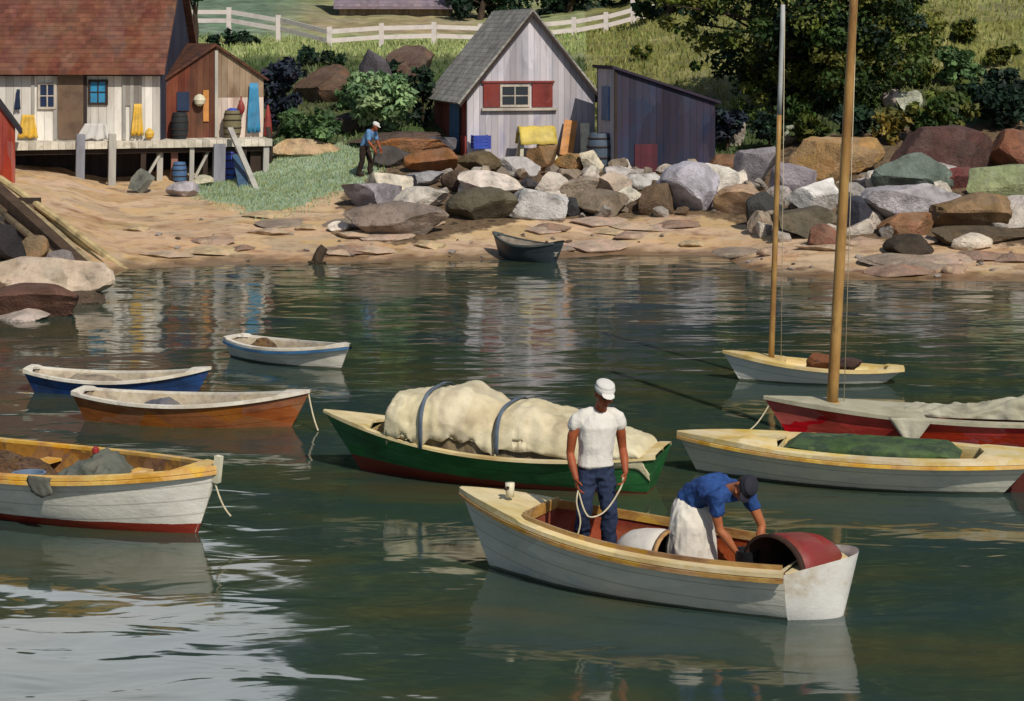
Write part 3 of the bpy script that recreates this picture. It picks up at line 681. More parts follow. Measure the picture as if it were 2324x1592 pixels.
BLUE_P = paint('2f7fa8'); BLUE2 = paint('3f6590'); NAVY_P = paint('1f2f4c'); YEL = paint('d9ab2c'); YEL2 = paint('c8b048'); SHUT = paint('7a2c24'); TRIM = paint('b9aea0'); RED_P = paint('8f2a24'); CREAM_P = paint('d3ccb0'); ORANGE_P = paint('c07f36'); BLUE3 = paint('2140a8'); BROWND = paint('6f5a48')
def frame(name, x, Y, z, rz, label, cat): return empty(name, (PX(x, Y), Y, z), rz, label=label, cat=cat)
def wall_poly(poly, th, m, root, name='wall', y=0, group=None):
    """outline in the x-z plane of the house, th thick to the back"""
    return MB().prism([(p[0], y, p[1]) for p in poly], (0, th, 0)).build(name, m, root)
def gable_roof(root, w, dep, ze, zr, m, oe=.22, of=.18, th=.09, ob=.1):
    h = w / 2; k = (zr - ze) / h; mb = MB()
    for s in (-1, 1):
        a = (h + s * (h + oe), ze - oe * k); b = (h, zr)
        n = Vector((s * (zr - ze), 0, h)).normalized() * th
        mb2 = [(a[0], -of, a[1]), (b[0], -of, b[1]), (b[0] + n.x * 0, -of, b[1] + th * 1.3), (a[0] + n.x, -of, a[1] + n.z)]
        mb.prism(mb2, (0, dep + of + ob, 0))
    return mb.build('roof', m, root)
def win(root, x0, x1, z0, z1, y=-.03, frame_m=None, pane=GLASS, name='window', fw=.07, axis='x'):
    f = MB()
    for (a, b, c, d) in ((x0 - fw, x1 + fw, z1, z1 + fw), (x0 - fw, x1 + fw, z0 - fw, z0), (x0 - fw, x0, z0, z1), (x1, x1 + fw, z0, z1)):
        f.box(a, b, y - .03, y + .04, c, d)
    xm = (x0 + x1) / 2; f.box(xm - .018, xm + .018, y - .015, y + .02, z0, z1); zm = (z0 + z1) / 2
    f.box(x0, xm - .018, y - .014, y + .02, zm - .016, zm + .016); f.box(xm + .018, x1, y - .014, y + .02, zm - .016, zm + .016)
    o = f.build(name, frame_m or TRIM, root)
    MB().box(x0, x1, y + .005, y + .018, z0, z1).build('pane', pane, o)
    return o
# --- red roofed fish house on the wharf (x to the right, y to the back, z from its floor)
Yh = 61.6; ZF = 2.47; hx0 = PX(-110, Yh); hw_ = PX(362, Yh) - hx0
R = empty('fish_house', (hx0, Yh, ZF), label='white boarded fish house with a big red shingled roof standing on the wharf', cat='house')
def hx(px): return PX(px, Yh) - hx0
def hz(py, Y=Yh): return H - (py - HY) * Y / F - ZF
MB().box(0, hw_, 0, .12, -.05, 2.36).build('wall', WHITE_B, R)
gd = 6.4
MB().prism([(hw_ - .12, .12, -.05), (hw_ - .12, gd, -.05), (hw_ - .12, gd, 2.3), (hw_ - .12, gd / 2, 5.45), (hw_ - .12, .12, 2.36)], (.12, 0, 0)).build('gable_wall', SLATE_B, R, label='gable wall with its shade in the dark slate colour')
MB().box(0, hw_ - .12, gd - .12, gd, -.05, 2.3).build('back_wall', WHITE_B, R)
rf = MB(); e = .36; k = (5.5 - 2.36) / (gd / 2)
for s in (0, 1):
    ya, yb = ((-e, gd / 2), (gd + e, gd / 2))[s]
    za = 2.36 - e * k + .02
    rf.prism([(-.1, ya, za), (-.1, yb, 5.52), (-.1, yb, 5.68), (-.1, ya, za + .13)], (hw_ + .32, 0, 0))
rf.build('roof', RED_ROOF, R)
MB().box(-.1, hw_ + .1, -.04, -.003, 1.98, 2.3).build('eave_shade_strip', SLATE_B, R)  # dark strip laid on the white wall as the eave's shadow
win(R, hx(92), hx(124), hz(243), hz(193), y=-.04, pane=NAVY_P)
win(R, hx(206), hx(240), hz(233), hz(186), y=-.04, pane=BLUE_P, frame_m=DARK_W)
MB().box(hx(132), hx(190), -.06, -.003, .02, hz(160)).build('door', BROWND, R)
for a in (75, 126, 194, 282, 300):
    MB().box(hx(a) - .05, hx(a) + .05, -.05, -.002, .0, 1.97).build('batten', PALE_W if a != 194 else DARK_W, R)
MB().box(hx(284), hx(322), -.045, -.002, hz(240), 1.96).build('patch_board', mat('grey_patch', ['77716c', '8a847c'], 3, .9, .3, kind='plank', n=.2), R)
# --- brown annexe
Ya, Yb = 62.75, 64.0; ax, bx_ = PX(376, Ya), PX(598, Yb); aw = math.hypot(bx_ - ax, Yb - Ya); arz = math.atan2(Yb - Ya, bx_ - ax)
A = empty('annexe', (ax, Ya, ZF), arz, label='small brown and tan gabled shack at the wharf end, hung with buoys and oilskins', cat='shack')
ze, zr = 1.85, 2.9; hm = aw * .51
wall_poly([(0, -.05), (hm, -.05), (hm, zr - .02), (0, ze)], .1, BROWN_B, A)
wall_poly([(hm, -.05), (aw, -.05), (aw, 1.15), (hm, 1.15)], .1, PALE_B, A, label=None) if False else wall_poly([(hm, -.05), (aw, -.05), (aw, 1.25), (hm, 1.25)], .1, PALE_B, A, name='front_wall')
wall_poly([(hm, 1.25), (aw, 1.25), (aw, ze), (hm, zr - .02)], .1, TAN_B, A, name='gable_wall')
MB().box(aw - .1, aw, .1, 3.6, -.05, ze).build('side_wall', TAN_B, A); MB().box(0, .1, .1, 3.6, -.05, ze).build('side_wall', BROWN_B, A)
gable_roof(A, aw, 3.6, ze, zr, mat('brown_shingles', ['4a3026', '5c3a2a', '3d2c28'], 1, .9, .5, kind='shingle', n=.2), oe=.12, of=.12, th=.07)
MB().box(hm - .05, hm + .05, -.06, -.002, .0, zr - .14).build('corner_board', PALE_W, A)
MB().box(.35, .75, -.05, -.002, .85, 1.45).build('window', NAVY_P, A)
MB().box(1.2, 1.38, -.05, -.002, .5, 1.5).build('batten', ORANGE_P, A)
def on_a(dx, dz, dy=-.1): return A.matrix_basis @ Vector((dx, dy, dz)) if False else Vector((ax, Ya, ZF)) + Matrix.Rotation(arz, 3, 'Z') @ Vector((dx, dy, dz))
# --- things hung on the two fronts
def cloth(name, loc, rz, w, h, m, label, cat, th=.07, flare=1.25):
    rows = []; q = 11
    for i in range(9):
        t = i / 8; ww = w * (.75 + (flare - .75) * t) / flare
        rows.append([(ww * (j / (q - 1) - .5), -th * (.5 + .5 * math.sin(j * 2.1 + i * .25)) * (.3 + .7 * t) - .02, h * (1 - t) - .02 * math.sin(j * 1.3) * t) for j in range(q)])
    mb = MB().grid(rows); o = mb.build(name, m, smooth=True, label=label, cat=cat); o.location = loc; o.rotation_euler = (0, 0, rz)
    s = o.modifiers.new('thickness', 'SOLIDIFY'); s.thickness = .02; s.offset = 1
    return o
def fh(px, dz, dy=-.08): return Vector((PX(px, Yh), Yh + dy, ZF + dz))
cloth('oilskin', fh(66, .06), 0, .62, .72, YEL, 'wide yellow oilskin hung low on the white wall by the dark window', 'oilskin')
cloth('oilskin', fh(314, .14), 0, .38, .98, YEL, 'narrow bright yellow oilskin hung at the right end of the white wall', 'oilskin')
cloth('oilskin', fh(43, .95), 0, .16, .62, NAVY_P, 'dark blue oilskin hung at the left of the white wall', 'oilskin')
cloth('tarpaulin', fh(222, .02, -.3), 0, 1.1, .5, mat('white_canvas', ['b9b6b4', 'c9c5be'], 2, .9, .3), 'pale lilac white cloth heaped against the white wall below the blue window', 'cloth', th=.3)
cloth('oilskin', on_a(aw - .36, .12), arz, .46, 1.6, BLUE_P, 'long bright blue oilskin hung at the right end of the tan shack', 'oilskin', th=.1)
def lathe(name, loc, prof, m, label, cat, rot=(0, 0, 0), n=14, group=None):
    mb = MB(); mb.rings([[(r * math.cos(2 * math.pi * k / n), r * math.sin(2 * math.pi * k / n), z) for k in range(n)] for z, r in prof])
    o = mb.build(name, m, smooth=True, label=label, cat=cat, group=group); o.location = loc; o.rotation_euler = rot; smooth_angle(o.data, 35); return o
BUOY = [(0, .03), (.06, .09), (.16, .12), (.28, .11), (.38, .07), (.44, .03), (.58, .02)]
lathe('buoy', on_a(hm + .78, .72, -.16), BUOY, RED_P, 'long red lobster buoy hung on the pinkish wall of the shack', 'buoy')
lathe('buoy', fh(343, .02, -.3), [(0, .05), (.08, .13), (.2, .15), (.3, .09), (.36, .03)], YEL, 'round yellow float standing on the wharf deck', 'float')
lathe('buoy', on_a(1.05, 1.0, -.16), [(0, .05), (.07, .16), (.2, .2), (.32, .14), (.38, .04)], CREAM_P, 'round cream float hung on the brown half of the shack', 'float')
BAR = [(0, .24), (.2, .29), (.45, .31), (.7, .29), (.9, .24), (.905, .21), (.86, .2)]
def barrel(loc, m, label, sc=1.0, lid=None):
    r = empty('barrel', loc, label=label, cat='barrel'); r.scale = (sc,) * 3
    b = lathe('cask', (0, 0, 0), BAR, m, None, None); b.parent = r
    h = MB()
    for z, q in ((.12, .275), (.32, .305), (.58, .306), (.78, .276)):
        h.rings([[(q * math.cos(a) * f, q * math.sin(a) * f, z + d) for a in [2 * math.pi * i / 14 for i in range(14)]] for d, f in ((-.02, 1), (-.02, 1.03), (.02, 1.03), (.02, 1))], cap=False)
    h.build('hoop', DARK_W, r, smooth=True)
    if lid: l = lathe('lid', (0, 0, .86), [(0, .2), (.06, .19), (.12, .1)], lid, None, None); l.parent = r
    return r
barrel(on_a(hm + .42, 0.0, -.42), mat('olive_cask', ['6a6248', '7c7458'], 3, .8, .3), 'olive barrel with a blue lid on the wharf before the pinkish wall', .95, BLUE3)
barrel(on_a(.35, 0.0, -.42), mat('black_cask', ['22262a', '2e3236'], 3, .7, .3), 'black barrel on the wharf before the brown half of the shack', .9)
cone = lathe('buoy', on_a(aw + .12, .0, -.1), [(0, .14), (.3, .13), (.7, .09), (1.0, .03)], RED_P, 'tall pointed red marker float standing at the right corner of the shack', 'float')
# --- wharf
FL, FR = Vector((PX(30, 60), 60.0)), Vector((PX(616, 62.5), 62.5)); BL, BR = Vector((PX(30, 62), 61.65)), Vector((PX(606, 66.5), 66.5))
Wf = empty('wharf', (FL.x, FL.y, 0), label='bleached plank wharf on posts carrying the fish house and the shack', cat='wharf')
fr = FR - FL; L_ = fr.length; wz = math.atan2(fr.y, fr.x); Wf.rotation_euler = (0, 0, wz)
def wloc(px, back=0.0):   # distance along the front edge for picture column px
    best = min(np.linspace(0, L_, 400), key=lambda t: abs(((FL.x + fr.x * t / L_) / (FL.y + fr.y * t / L_)) * F + CX - px)); return best
dk = MB().box(0, L_, 0, 3.4, ZF - .13, ZF - .02); dk.box(-.02, L_ + .02, -.05, -.002, ZF - .24, ZF - .01)
dk.build('deck', WHARF_W, Wf)
MB().box(0, L_, .1, .28, ZF - .4, ZF - .135).build('beam', DARK_W, Wf)
MB().box(-.5, L_ - .3, 1.6, 1.7, .8, ZF - .135).build('under_deck_dark_sheet', mat('under_deck_shade', ['20202a', '2b2a34', '342c2c'], 1.5, .95, .4, patch=.4, pscale=1.5, kind='plank', n=.25), Wf)  # dark sheet standing in for the darkness beneath the deck
def zrel(px, back=.2):
    t = wloc(px); q = FL + fr * t / L_ + Vector((-fr.y, fr.x)) / L_ * back; return tz(q.x, q.y)
for px, w_, m_, back in ((180, .26, GREYP, -.08), (252, .22, PALE_W, -.14), (325, .16, DARK_W, .2), (365, .18, PALE_W, .35), (398, .2, mat('pinkish_post', ['8a6256', '9c7466'], 3, .9, .3), .4), (434, .14, PALE_W, .1), (468, .15, DARK_W, .3), (495, .36, GREYP, .0), (548, .3, DARK_W, .2), (585, .4, DARK_W, .45), (604, .18, PALE_W, .1)):
    t = wloc(px); MB().bar((t, back, zrel(px) - .4), (t + .03, back, ZF + (.22 if px in (180, 252) else -.14)), w_, w_ * .9).build('post', m_, Wf)
for a, b in ((330, 372), (445, 480)):
    MB().bar((wloc(a), .25, zrel(a) + .1), (wloc(b), .25, ZF - .3), .1, .08).build('brace', PALE_W, Wf)
def under(px, back): t = wloc(px); q = FL + fr * t / L_ + Vector((-fr.y, fr.x)) / L_ * back; return Vector((q.x, q.y, tz(q.x, q.y) - .05))
barrel(under(408, .1), BLUE2, 'small blue barrel under the wharf between the thin posts', .75)
barrel(under(522, .35), BLUE3, 'deep blue barrel under the right end of the wharf', 1.0)
# plank from the wharf to the lawn
g = ground_at(585, 432); top = P(522, 292, 62.0)
MB().bar(g + Vector((0, 0, -.1)), top, .17, .09).build('plank', PALE_W, label='pale plank leaning from the lawn up against the wharf edge', cat='plank')
g2 = ground_at(556, 428); MB().bar(g2 + Vector((0, 0, -.1)), P(538, 352, 62.3), .34, .07, w2=.3).build('plank', paint('3d5a74'), label='short wide slate blue board leaning under the pale plank', cat='board')
g3 = ground_at(612, 372); mb = MB(); mb.tube([g3 + Vector((0, 0, -.2)), g3 + Vector((.02, 0, .6)), g3 + Vector((-.05, 0, 1.15))], [.1, .09, .08], 8); mb.tube([g3 + Vector((.01, 0, .75)), g3 + Vector((.22, 0, 1.0))], [.05, .04], 6)
mb.build('mooring_post', DARK_W, smooth=True, label='dark gnarled post standing off the right end of the wharf', cat='post')
# --- red shed at the left edge
Yr = 57.0; X1 = PX(41, Yr); zb = 1.1
RS = empty('red_shed', (X1 - 3, Yr - .7, zb), rad(14), label='red boarded shed with a dark roof edge cut off by the left edge', cat='shed')
wall_poly([(0, 0), (3, 0), (3, 1.95), (1.5, 4.1), (0, 1.95)], .1, RED_B, RS)
MB().box(2.9, 3.0, .1, 3, 0, 1.95).build('side_wall', RED_B, RS); MB().box(0, .1, .1, 3, 0, 1.95).build('side_wall', RED_B, RS)
gable_roof(RS, 3, 3, 1.95, 4.1, mat('tarred_roof', ['24242c', '302e36'], 1, .9, .4, kind='shingle', n=.2), oe=.14, of=.1, th=.08)
# --- grey shed
Y0, Y1 = 63.2, 64.2; gx0, gx1 = PX(1060, Y0), PX(1350, Y1); gw = math.hypot(gx1 - gx0, Y1 - Y0); grz = math.atan2(Y1 - Y0, gx1 - gx0); gz = 1.5; GL_ = 5.3
G = empty('grey_shed', (gx0, Y0, gz), grz, label='grey weathered gabled shed with red shuttered window behind the boulders', cat='shed')
ze, zr = 3.86 - gz, 6.46 - gz
wall_poly([(0, -.3), (gw, -.3), (gw, ze), (gw / 2, zr), (0, ze)], .12, GREY_B, G)
MB().box(0, .12, .12, GL_, -.3, ze).build('side_wall', RED_B, G, label='dark red side wall'); MB().box(gw - .12, gw, .12, GL_, -.3, ze).build('side_wall', GREY_B, G)
wall_poly([(0.12, -.3), (gw - .12, -.3), (gw - .12, ze), (gw / 2, zr - .15), (0.12, ze)], .1, GREY_B, G, name='back_wall', y=GL_ - .1)
gable_roof(G, gw, GL_, ze, zr, GREY_ROOF, oe=.28, of=.2, th=.09)
bb = MB(); kk = (zr - ze) / (gw / 2)
for s in (-1, 1):
    h = gw / 2; bb.prism([(h + s * (h + .28), -.235, ze - .28 * kk - .1), (h, -.235, zr - .1), (h, -.235, zr + .03), (h + s * (h + .28), -.235, ze - .28 * kk + .03)], (0, .033, 0))
bb.build('barge_board', DARK_W, G)
sc_ = gw / 290.0
def gX(px): return (px - 1060) * sc_
def gZ(py, x=0): return H - (py - HY) * (Y0 + (Y1 - Y0) * x / gw) / F - gz
wn_o = win(G, gX(1138), gX(1196), gZ(238, 2), gZ(197, 2), y=-.04, frame_m=TRIM, pane=GLASS)
for a, b in ((1096, 1132), (1206, 1252)):
    MB().box(gX(a), gX(b), -.07, -.003, gZ(243, 2), gZ(190, 2)).build('shutter', SHUT, G)
MB().box(gX(1092), gX(1262), -.14, -.003, gZ(251, 2), gZ(245, 2)).build('sill', TRIM, G)
MB().box(gX(1092), gX(1256), -.1, -.003, gZ(188.5, 2), gZ(184, 2)).build('lintel', SHUT, G)
MB().box(-.05, -.002, 1.0, 2.5, .25, 2.2).build('door', BLUE2, G); MB().box(-.06, -.003, .05, .75, -.1, 1.0).build('lower_panel', RED_P, G)
MB().box(-.05, -.002, .85, .98, .0, 2.25).build('door_post', DARK_W, G)
# things before the grey shed
def at_g(px, y, dy): 
    x = gX(px); q = Vector((gx0, Y0, 0)) + Matrix.Rotation(grz, 3, 'Z') @ Vector((x, -dy, 0)); q.z = H - (y - HY) * q.y / F; return q
def crate(loc, rz, w, d, h, m, label, slat=4):
    r = empty('crate', loc, rz, label=label, cat='crate'); f = MB()
    f.box(-w / 2 + .021, w / 2 - .021, -d / 2 + .021, d / 2 - .021, 0, .03)
    for i in range(slat):
        z0 = h * i / slat + .008; z1 = h * (i + 1) / slat - .008
        f.box(-w / 2, w / 2, -d / 2, -d / 2 + .02, z0, z1); f.box(-w / 2, w / 2, d / 2 - .02, d / 2, z0, z1)
        f.box(-w / 2, -w / 2 + .02, -d / 2 + .021, d / 2 - .021, z0, z1); f.box(w / 2 - .02, w / 2, -d / 2 + .021, d / 2 - .021, z0, z1)
    f.build('slatted_side', m, r)
    for sx in (-1, 1):
        for sy in (-1, 1): MB().box(sx * w / 2 - .03, sx * w / 2 + .03, sy * (d / 2 + .012) - .012, sy * (d / 2 + .012) + .012, 0, h + .01).build('corner_post', m, r)
    return r
crate(at_g(1084, 338, .45), grz, .5, .4, .42, BLUE3, 'bright blue crate against the left end of the grey shed front')
T = empty('trestle', at_g(1202, 356, .8), grz, label='cream trestle standing before the grey shed wall', cat='trestle'); T.scale = (1.2, 1.1, 1.3)
for sx in (-.42, .42):
    for sy in (-1, 1): MB().bar((sx * 1.12, sy * .3, -.1), (sx * .9, sy * .05, .6), .09, .06).build('leg', CREAM_P, T)
MB().box(-.5, .5, -.06, .06, .6, .7).build('beam', CREAM_P, T)
rows = [[(u, v * .32 + (.02 if v > 0 else -.02), .73 - abs(v) ** 1.6 * .42 - .01 * math.sin(u * 14)) for v in np.linspace(-1, 1, 13)] for u in np.linspace(-.5, .5, 15)]
o = MB().grid(rows).build('oilskin', YEL2, smooth=True, label='yellow oilskin cloth draped over the cream trestle', cat='oilskin'); o.location = T.location; o.rotation_euler = T.rotation_euler; o.scale = T.scale
md = o.modifiers.new('thickness', 'SOLIDIFY'); md.thickness = .02; md.offset = 1
q = at_g(1281, 346, .5); MB().bar(q + Vector((-.1, -.1, -.1)), q + Vector((.08, .33, 1.0)), .42, .05, up=(0, 1, 0)).build('plank', ORANGE_P, label='broad orange board propped upright on the grey shed wall', cat='board')
bpy.context.view_layer.update()
q = at_g(1320, 346, .4); MB().bar(q + Vector((0, -.05, -.1)), q + Vector((0, .28, .92)), .3, .04, up=(0, 1, 0)).build('plank', CREAM_P, label='narrow cream board propped right of the orange one', cat='board')
q = at_g(1232, 350, .35); MB().bar(q + Vector((0, -.05, -.1)), q + Vector((.05, .22, .62)), .5, .05, up=(0, 1, 0)).build('panel', mat('yellow_panel', ['b8953a', 'd0ae52', 'd8bd6a'], 2.5, .7, .2, kind='plank', n=.16), label='yellow plank panel leaning on the wall between the trestle and the orange board', cat='panel')
# --- dark purple shed
Yd = 61.0; dx, dz_ = PX(1396, Yd), 1.2
D = empty('dark_shed', (dx, Yd, dz_), grz, label='boarded lean-to shed right of the grey shed, shade put into its dark purple', cat='shed')
dl, dd, t0, t1 = 3.25, 2.0, 4.66 - dz_, 3.62 - dz_
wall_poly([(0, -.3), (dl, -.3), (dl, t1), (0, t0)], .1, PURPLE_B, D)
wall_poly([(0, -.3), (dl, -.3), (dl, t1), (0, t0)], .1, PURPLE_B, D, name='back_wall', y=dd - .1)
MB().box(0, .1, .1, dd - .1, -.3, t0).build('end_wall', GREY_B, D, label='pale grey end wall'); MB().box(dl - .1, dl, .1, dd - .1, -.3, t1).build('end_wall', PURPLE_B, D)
MB().prism([(-.12, -.12, t0 + .045), (dl + .15, -.12, t1 - .04), (dl + .15, -.12, t1 + .04), (-.12, -.12, t0 + .125)], (0, dd + .25, 0)).build('roof', mat('tarred_purple_roof', ['2c2834', '393040'], 1, .9, .4), D)
MB().box(-.05, -.002, .55, 1.35, t0 - 1.6, t0 - .55).build('door', BLUE2, D)
MB().box(-.02, .06, -.03, -.002, -.3, t0 - .02).build('corner_board', DARK_W, D)
MB().box(.62, 1.35, -.04, -.002, -.1, 1.15).build('hatch', mat('dull_red_hatch', ['4a2830', '5a2c34'], 2, .9, .3, kind='plank', n=.2), D)
b = barrel(Vector((dx - .45, Yd + .7, 1.5)), paint('4c5a6a'), 'tall slate blue barrel in the gap between the grey shed and the dark purple shed', 1.3)
# --- far house roof and fence
bx = PX(905, 108); z0 = tz(bx, 108)
B = empty('barn', (PX(770, 108), 108, z0), rad(4), label='low barn with a mauve shingle roof at the top of the meadow', cat='barn')
bw = PX(1028, 108) - PX(770, 108); MB().box(0, bw, 0, 5, -.5, .55).build('wall', TAN_B, B)
MB().prism([(-.3, -.5, .4), (-.3, 2.5, 3.6), (-.3, 2.5, 3.75), (-.3, -.5, .55)], (bw + .6, 0, 0)).build('roof', MAUVE_ROOF, B); MB().prism([(-.3, 5.5, .4), (-.3, 5.5, .55), (-.3, 2.5, 3.75), (-.3, 2.5, 3.6)], (bw + .6, 0, 0)).build('roof', MAUVE_ROOF, B)
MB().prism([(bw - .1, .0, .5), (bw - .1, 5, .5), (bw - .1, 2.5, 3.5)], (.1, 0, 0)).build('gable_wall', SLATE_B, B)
FW = mat('whitewashed_rail', ['b9aeac', 'cfc6c2', 'c9bdb6'], 2, .8, .3)
pts = []
for px, pb, Y in ((426, 66, 92), (520, 66, 92), (632, 84, 91), (748, 112, 88), (866, 104, 88.5), (985, 101, 89), (1090, 104, 90), (1200, 98, 91), (1302, 88, 92), (1375, 76, 93), (1436, 62, 93.5), (1510, 48, 94)):
    X = PX(px, Y); pts.append(Vector((X, Y, H - (pb - HY) * Y / F)))
FN = empty('rail_fence', pts[3], label='long pale two-rail fence with squared posts crossing the meadow behind the sheds', cat='fence')
for i, p in enumerate(pts):
    q = p - pts[3]; MB().box(q.x - .11, q.x + .11, q.y - .1, q.y + .1, q.z - .5, q.z + (1.0 if i != 10 else 1.3)).build('post', FW, FN)
    if i + 1 < len(pts):
        n_ = pts[i + 1] - pts[3]
        for zz in (.38, .78): MB().bar(q + Vector((.1, -.06, zz)), n_ + Vector((-.1, -.06, zz)), .07, .2).build('rail', FW, FN)
# --- timbers of the old slipway at the left
SL = [((0, 410), (286, 614), 53, 48.2, .20, 'b39f74', 'long pale yellow pole running from the red shed down into the water'),
      ((28, 452), (240, 626), 52, 47.0, .19, '9a8a6a', 'second pale pole lying just below the longest one'),
      ((-20, 425), (226, 640), 51, 45.5, .30, '4a3a2c', 'thick dark squared timber sloping into the water below the pale poles'),
      ((20, 500), (180, 632), 50, 45.2, .22, '33261f', 'short black brown timber under the thick dark one'),
      ((70, 470), (262, 620), 52, 47.6, .09, '5a4f34', 'thin dark pole lying between the two pale poles')]
for (a, b, Ya_, Yb_, w_, c, lab) in SL:
    pa, pb = P(*a, Ya_), P(*b, Yb_); pb.z -= .04; pa.z += .06
    (MB().bar(pa, pb, w_, w_ * .9) if w_ > .2 else MB().tube([pa, pa.lerp(pb, .5) + Vector((0, 0, .04)), pb], [w_ * .45, w_ * .55, w_ * .5], 8)).build('timber' if w_ > .2 else 'pole', mat('timber_' + c, [shade(c, .75), c, shade(c, 1.15)], 3, .85, .5, (1, 1, .5)), label=lab, cat='timber' if w_ > .2 else 'pole')
for j, (a, b, ya, yb, w_, c, lab) in enumerate((((-10, 470), (200, 655), 50.2, 44.4, .17, '7a6a4e', 'weathered pole along the front of the timber heap'), ((40, 430), (262, 602), 53, 48.6, .12, 'c0ac80', 'slender bright pole highest on the right of the timber heap'), ((-30, 545), (120, 640), 47.5, 44.5, .24, '3d2f26', 'stubby dark log lowest in the timber heap'))):
    pa, pb = P(*a, ya), P(*b, yb); MB().tube([pa, pa.lerp(pb, .5) + Vector((0, 0, .03)), pb], [w_ * .45, w_ * .55, w_ * .5], 9).build('pole' if j < 2 else 'log', mat('heap_' + c, [shade(c, .7), c, shade(c, 1.12)], 3, .85, .5, (1, 1, .5)), smooth=True, label=lab, cat='pole' if j < 2 else 'log')
TR = empty('trestle', (PX(30, 51.6), 51.6, tz(PX(30, 51.6), 51.6)), label='dark timber trestle holding up the slipway poles at the left edge', cat='trestle')
zt = P(30, 440, 51.6).z - .16 - TR.location.z
for x in (-.75, -.2, .4): MB().bar((x, .05, -.3), (x, 0, zt - .16), .2, .2).build('leg', DARK_W, TR)
MB().box(-1.0, .7, -.12, .12, zt - .155, zt + .05).build('beam', DARK_W, TR); MB().box(-1.0, .6, -.17, -.11, .12, .3).build('brace', BROWND, TR)
# ---------------------------------------------------------------- boats
CREAM_D = mat('cream_deck_paint', ['b99a5e', 'd2bd84', 'dccb9c', 'c8aa68'], 2.2, .6, .25, (.6, 1.4, 1), patch=.25, pscale=2, bscale=10)
YEL_D = mat('yellow_rail_paint', ['b5812a', 'cf9a3a', 'd8b25a', 'c08a30'], 3, .55, .25, patch=.3, pscale=3)
WHITE_IN = mat('white_inside_paint', ['b9ad98', 'cfc5b2', 'd8d2c4', 'a89a86'], 3, .65, .25, patch=.25, pscale=3)
TAN_IN = mat('tan_inside', ['7c6e5c', '9a8b74', 'b0a28a', '85796a'], 3, .8, .35, patch=.3, pscale=3)
PALE_RAIL = mat('cream_yellow_rail', ['b9974e', 'cdb273', 'd3bf8c'], 3, .55, .2, patch=.2, pscale=3)
VARN = mat('varnished_rail', ['7a5528', '9c7438', 'b08a4a', '8a5a2c'], 4, .45, .25, (.5, 1, 1), patch=.35, pscale=3)
RUST_IN = mat('rust_red_inside', ['6a2c18', '84381e', '94452a', '5a2a1e'], 2.5, .7, .3, patch=.35, pscale=2.5)
def hullmat(name, cols, wl_=None, rough=.42, st=.16, patch=.16): return mat(name, cols, 1.6, rough, .55, (1, 1, 2.2), patch=patch, pscale=1.6, pstretch=(.8, 1, 2), kind='strake', n=st, bscale=9, wl_=wl_, spec=.4)
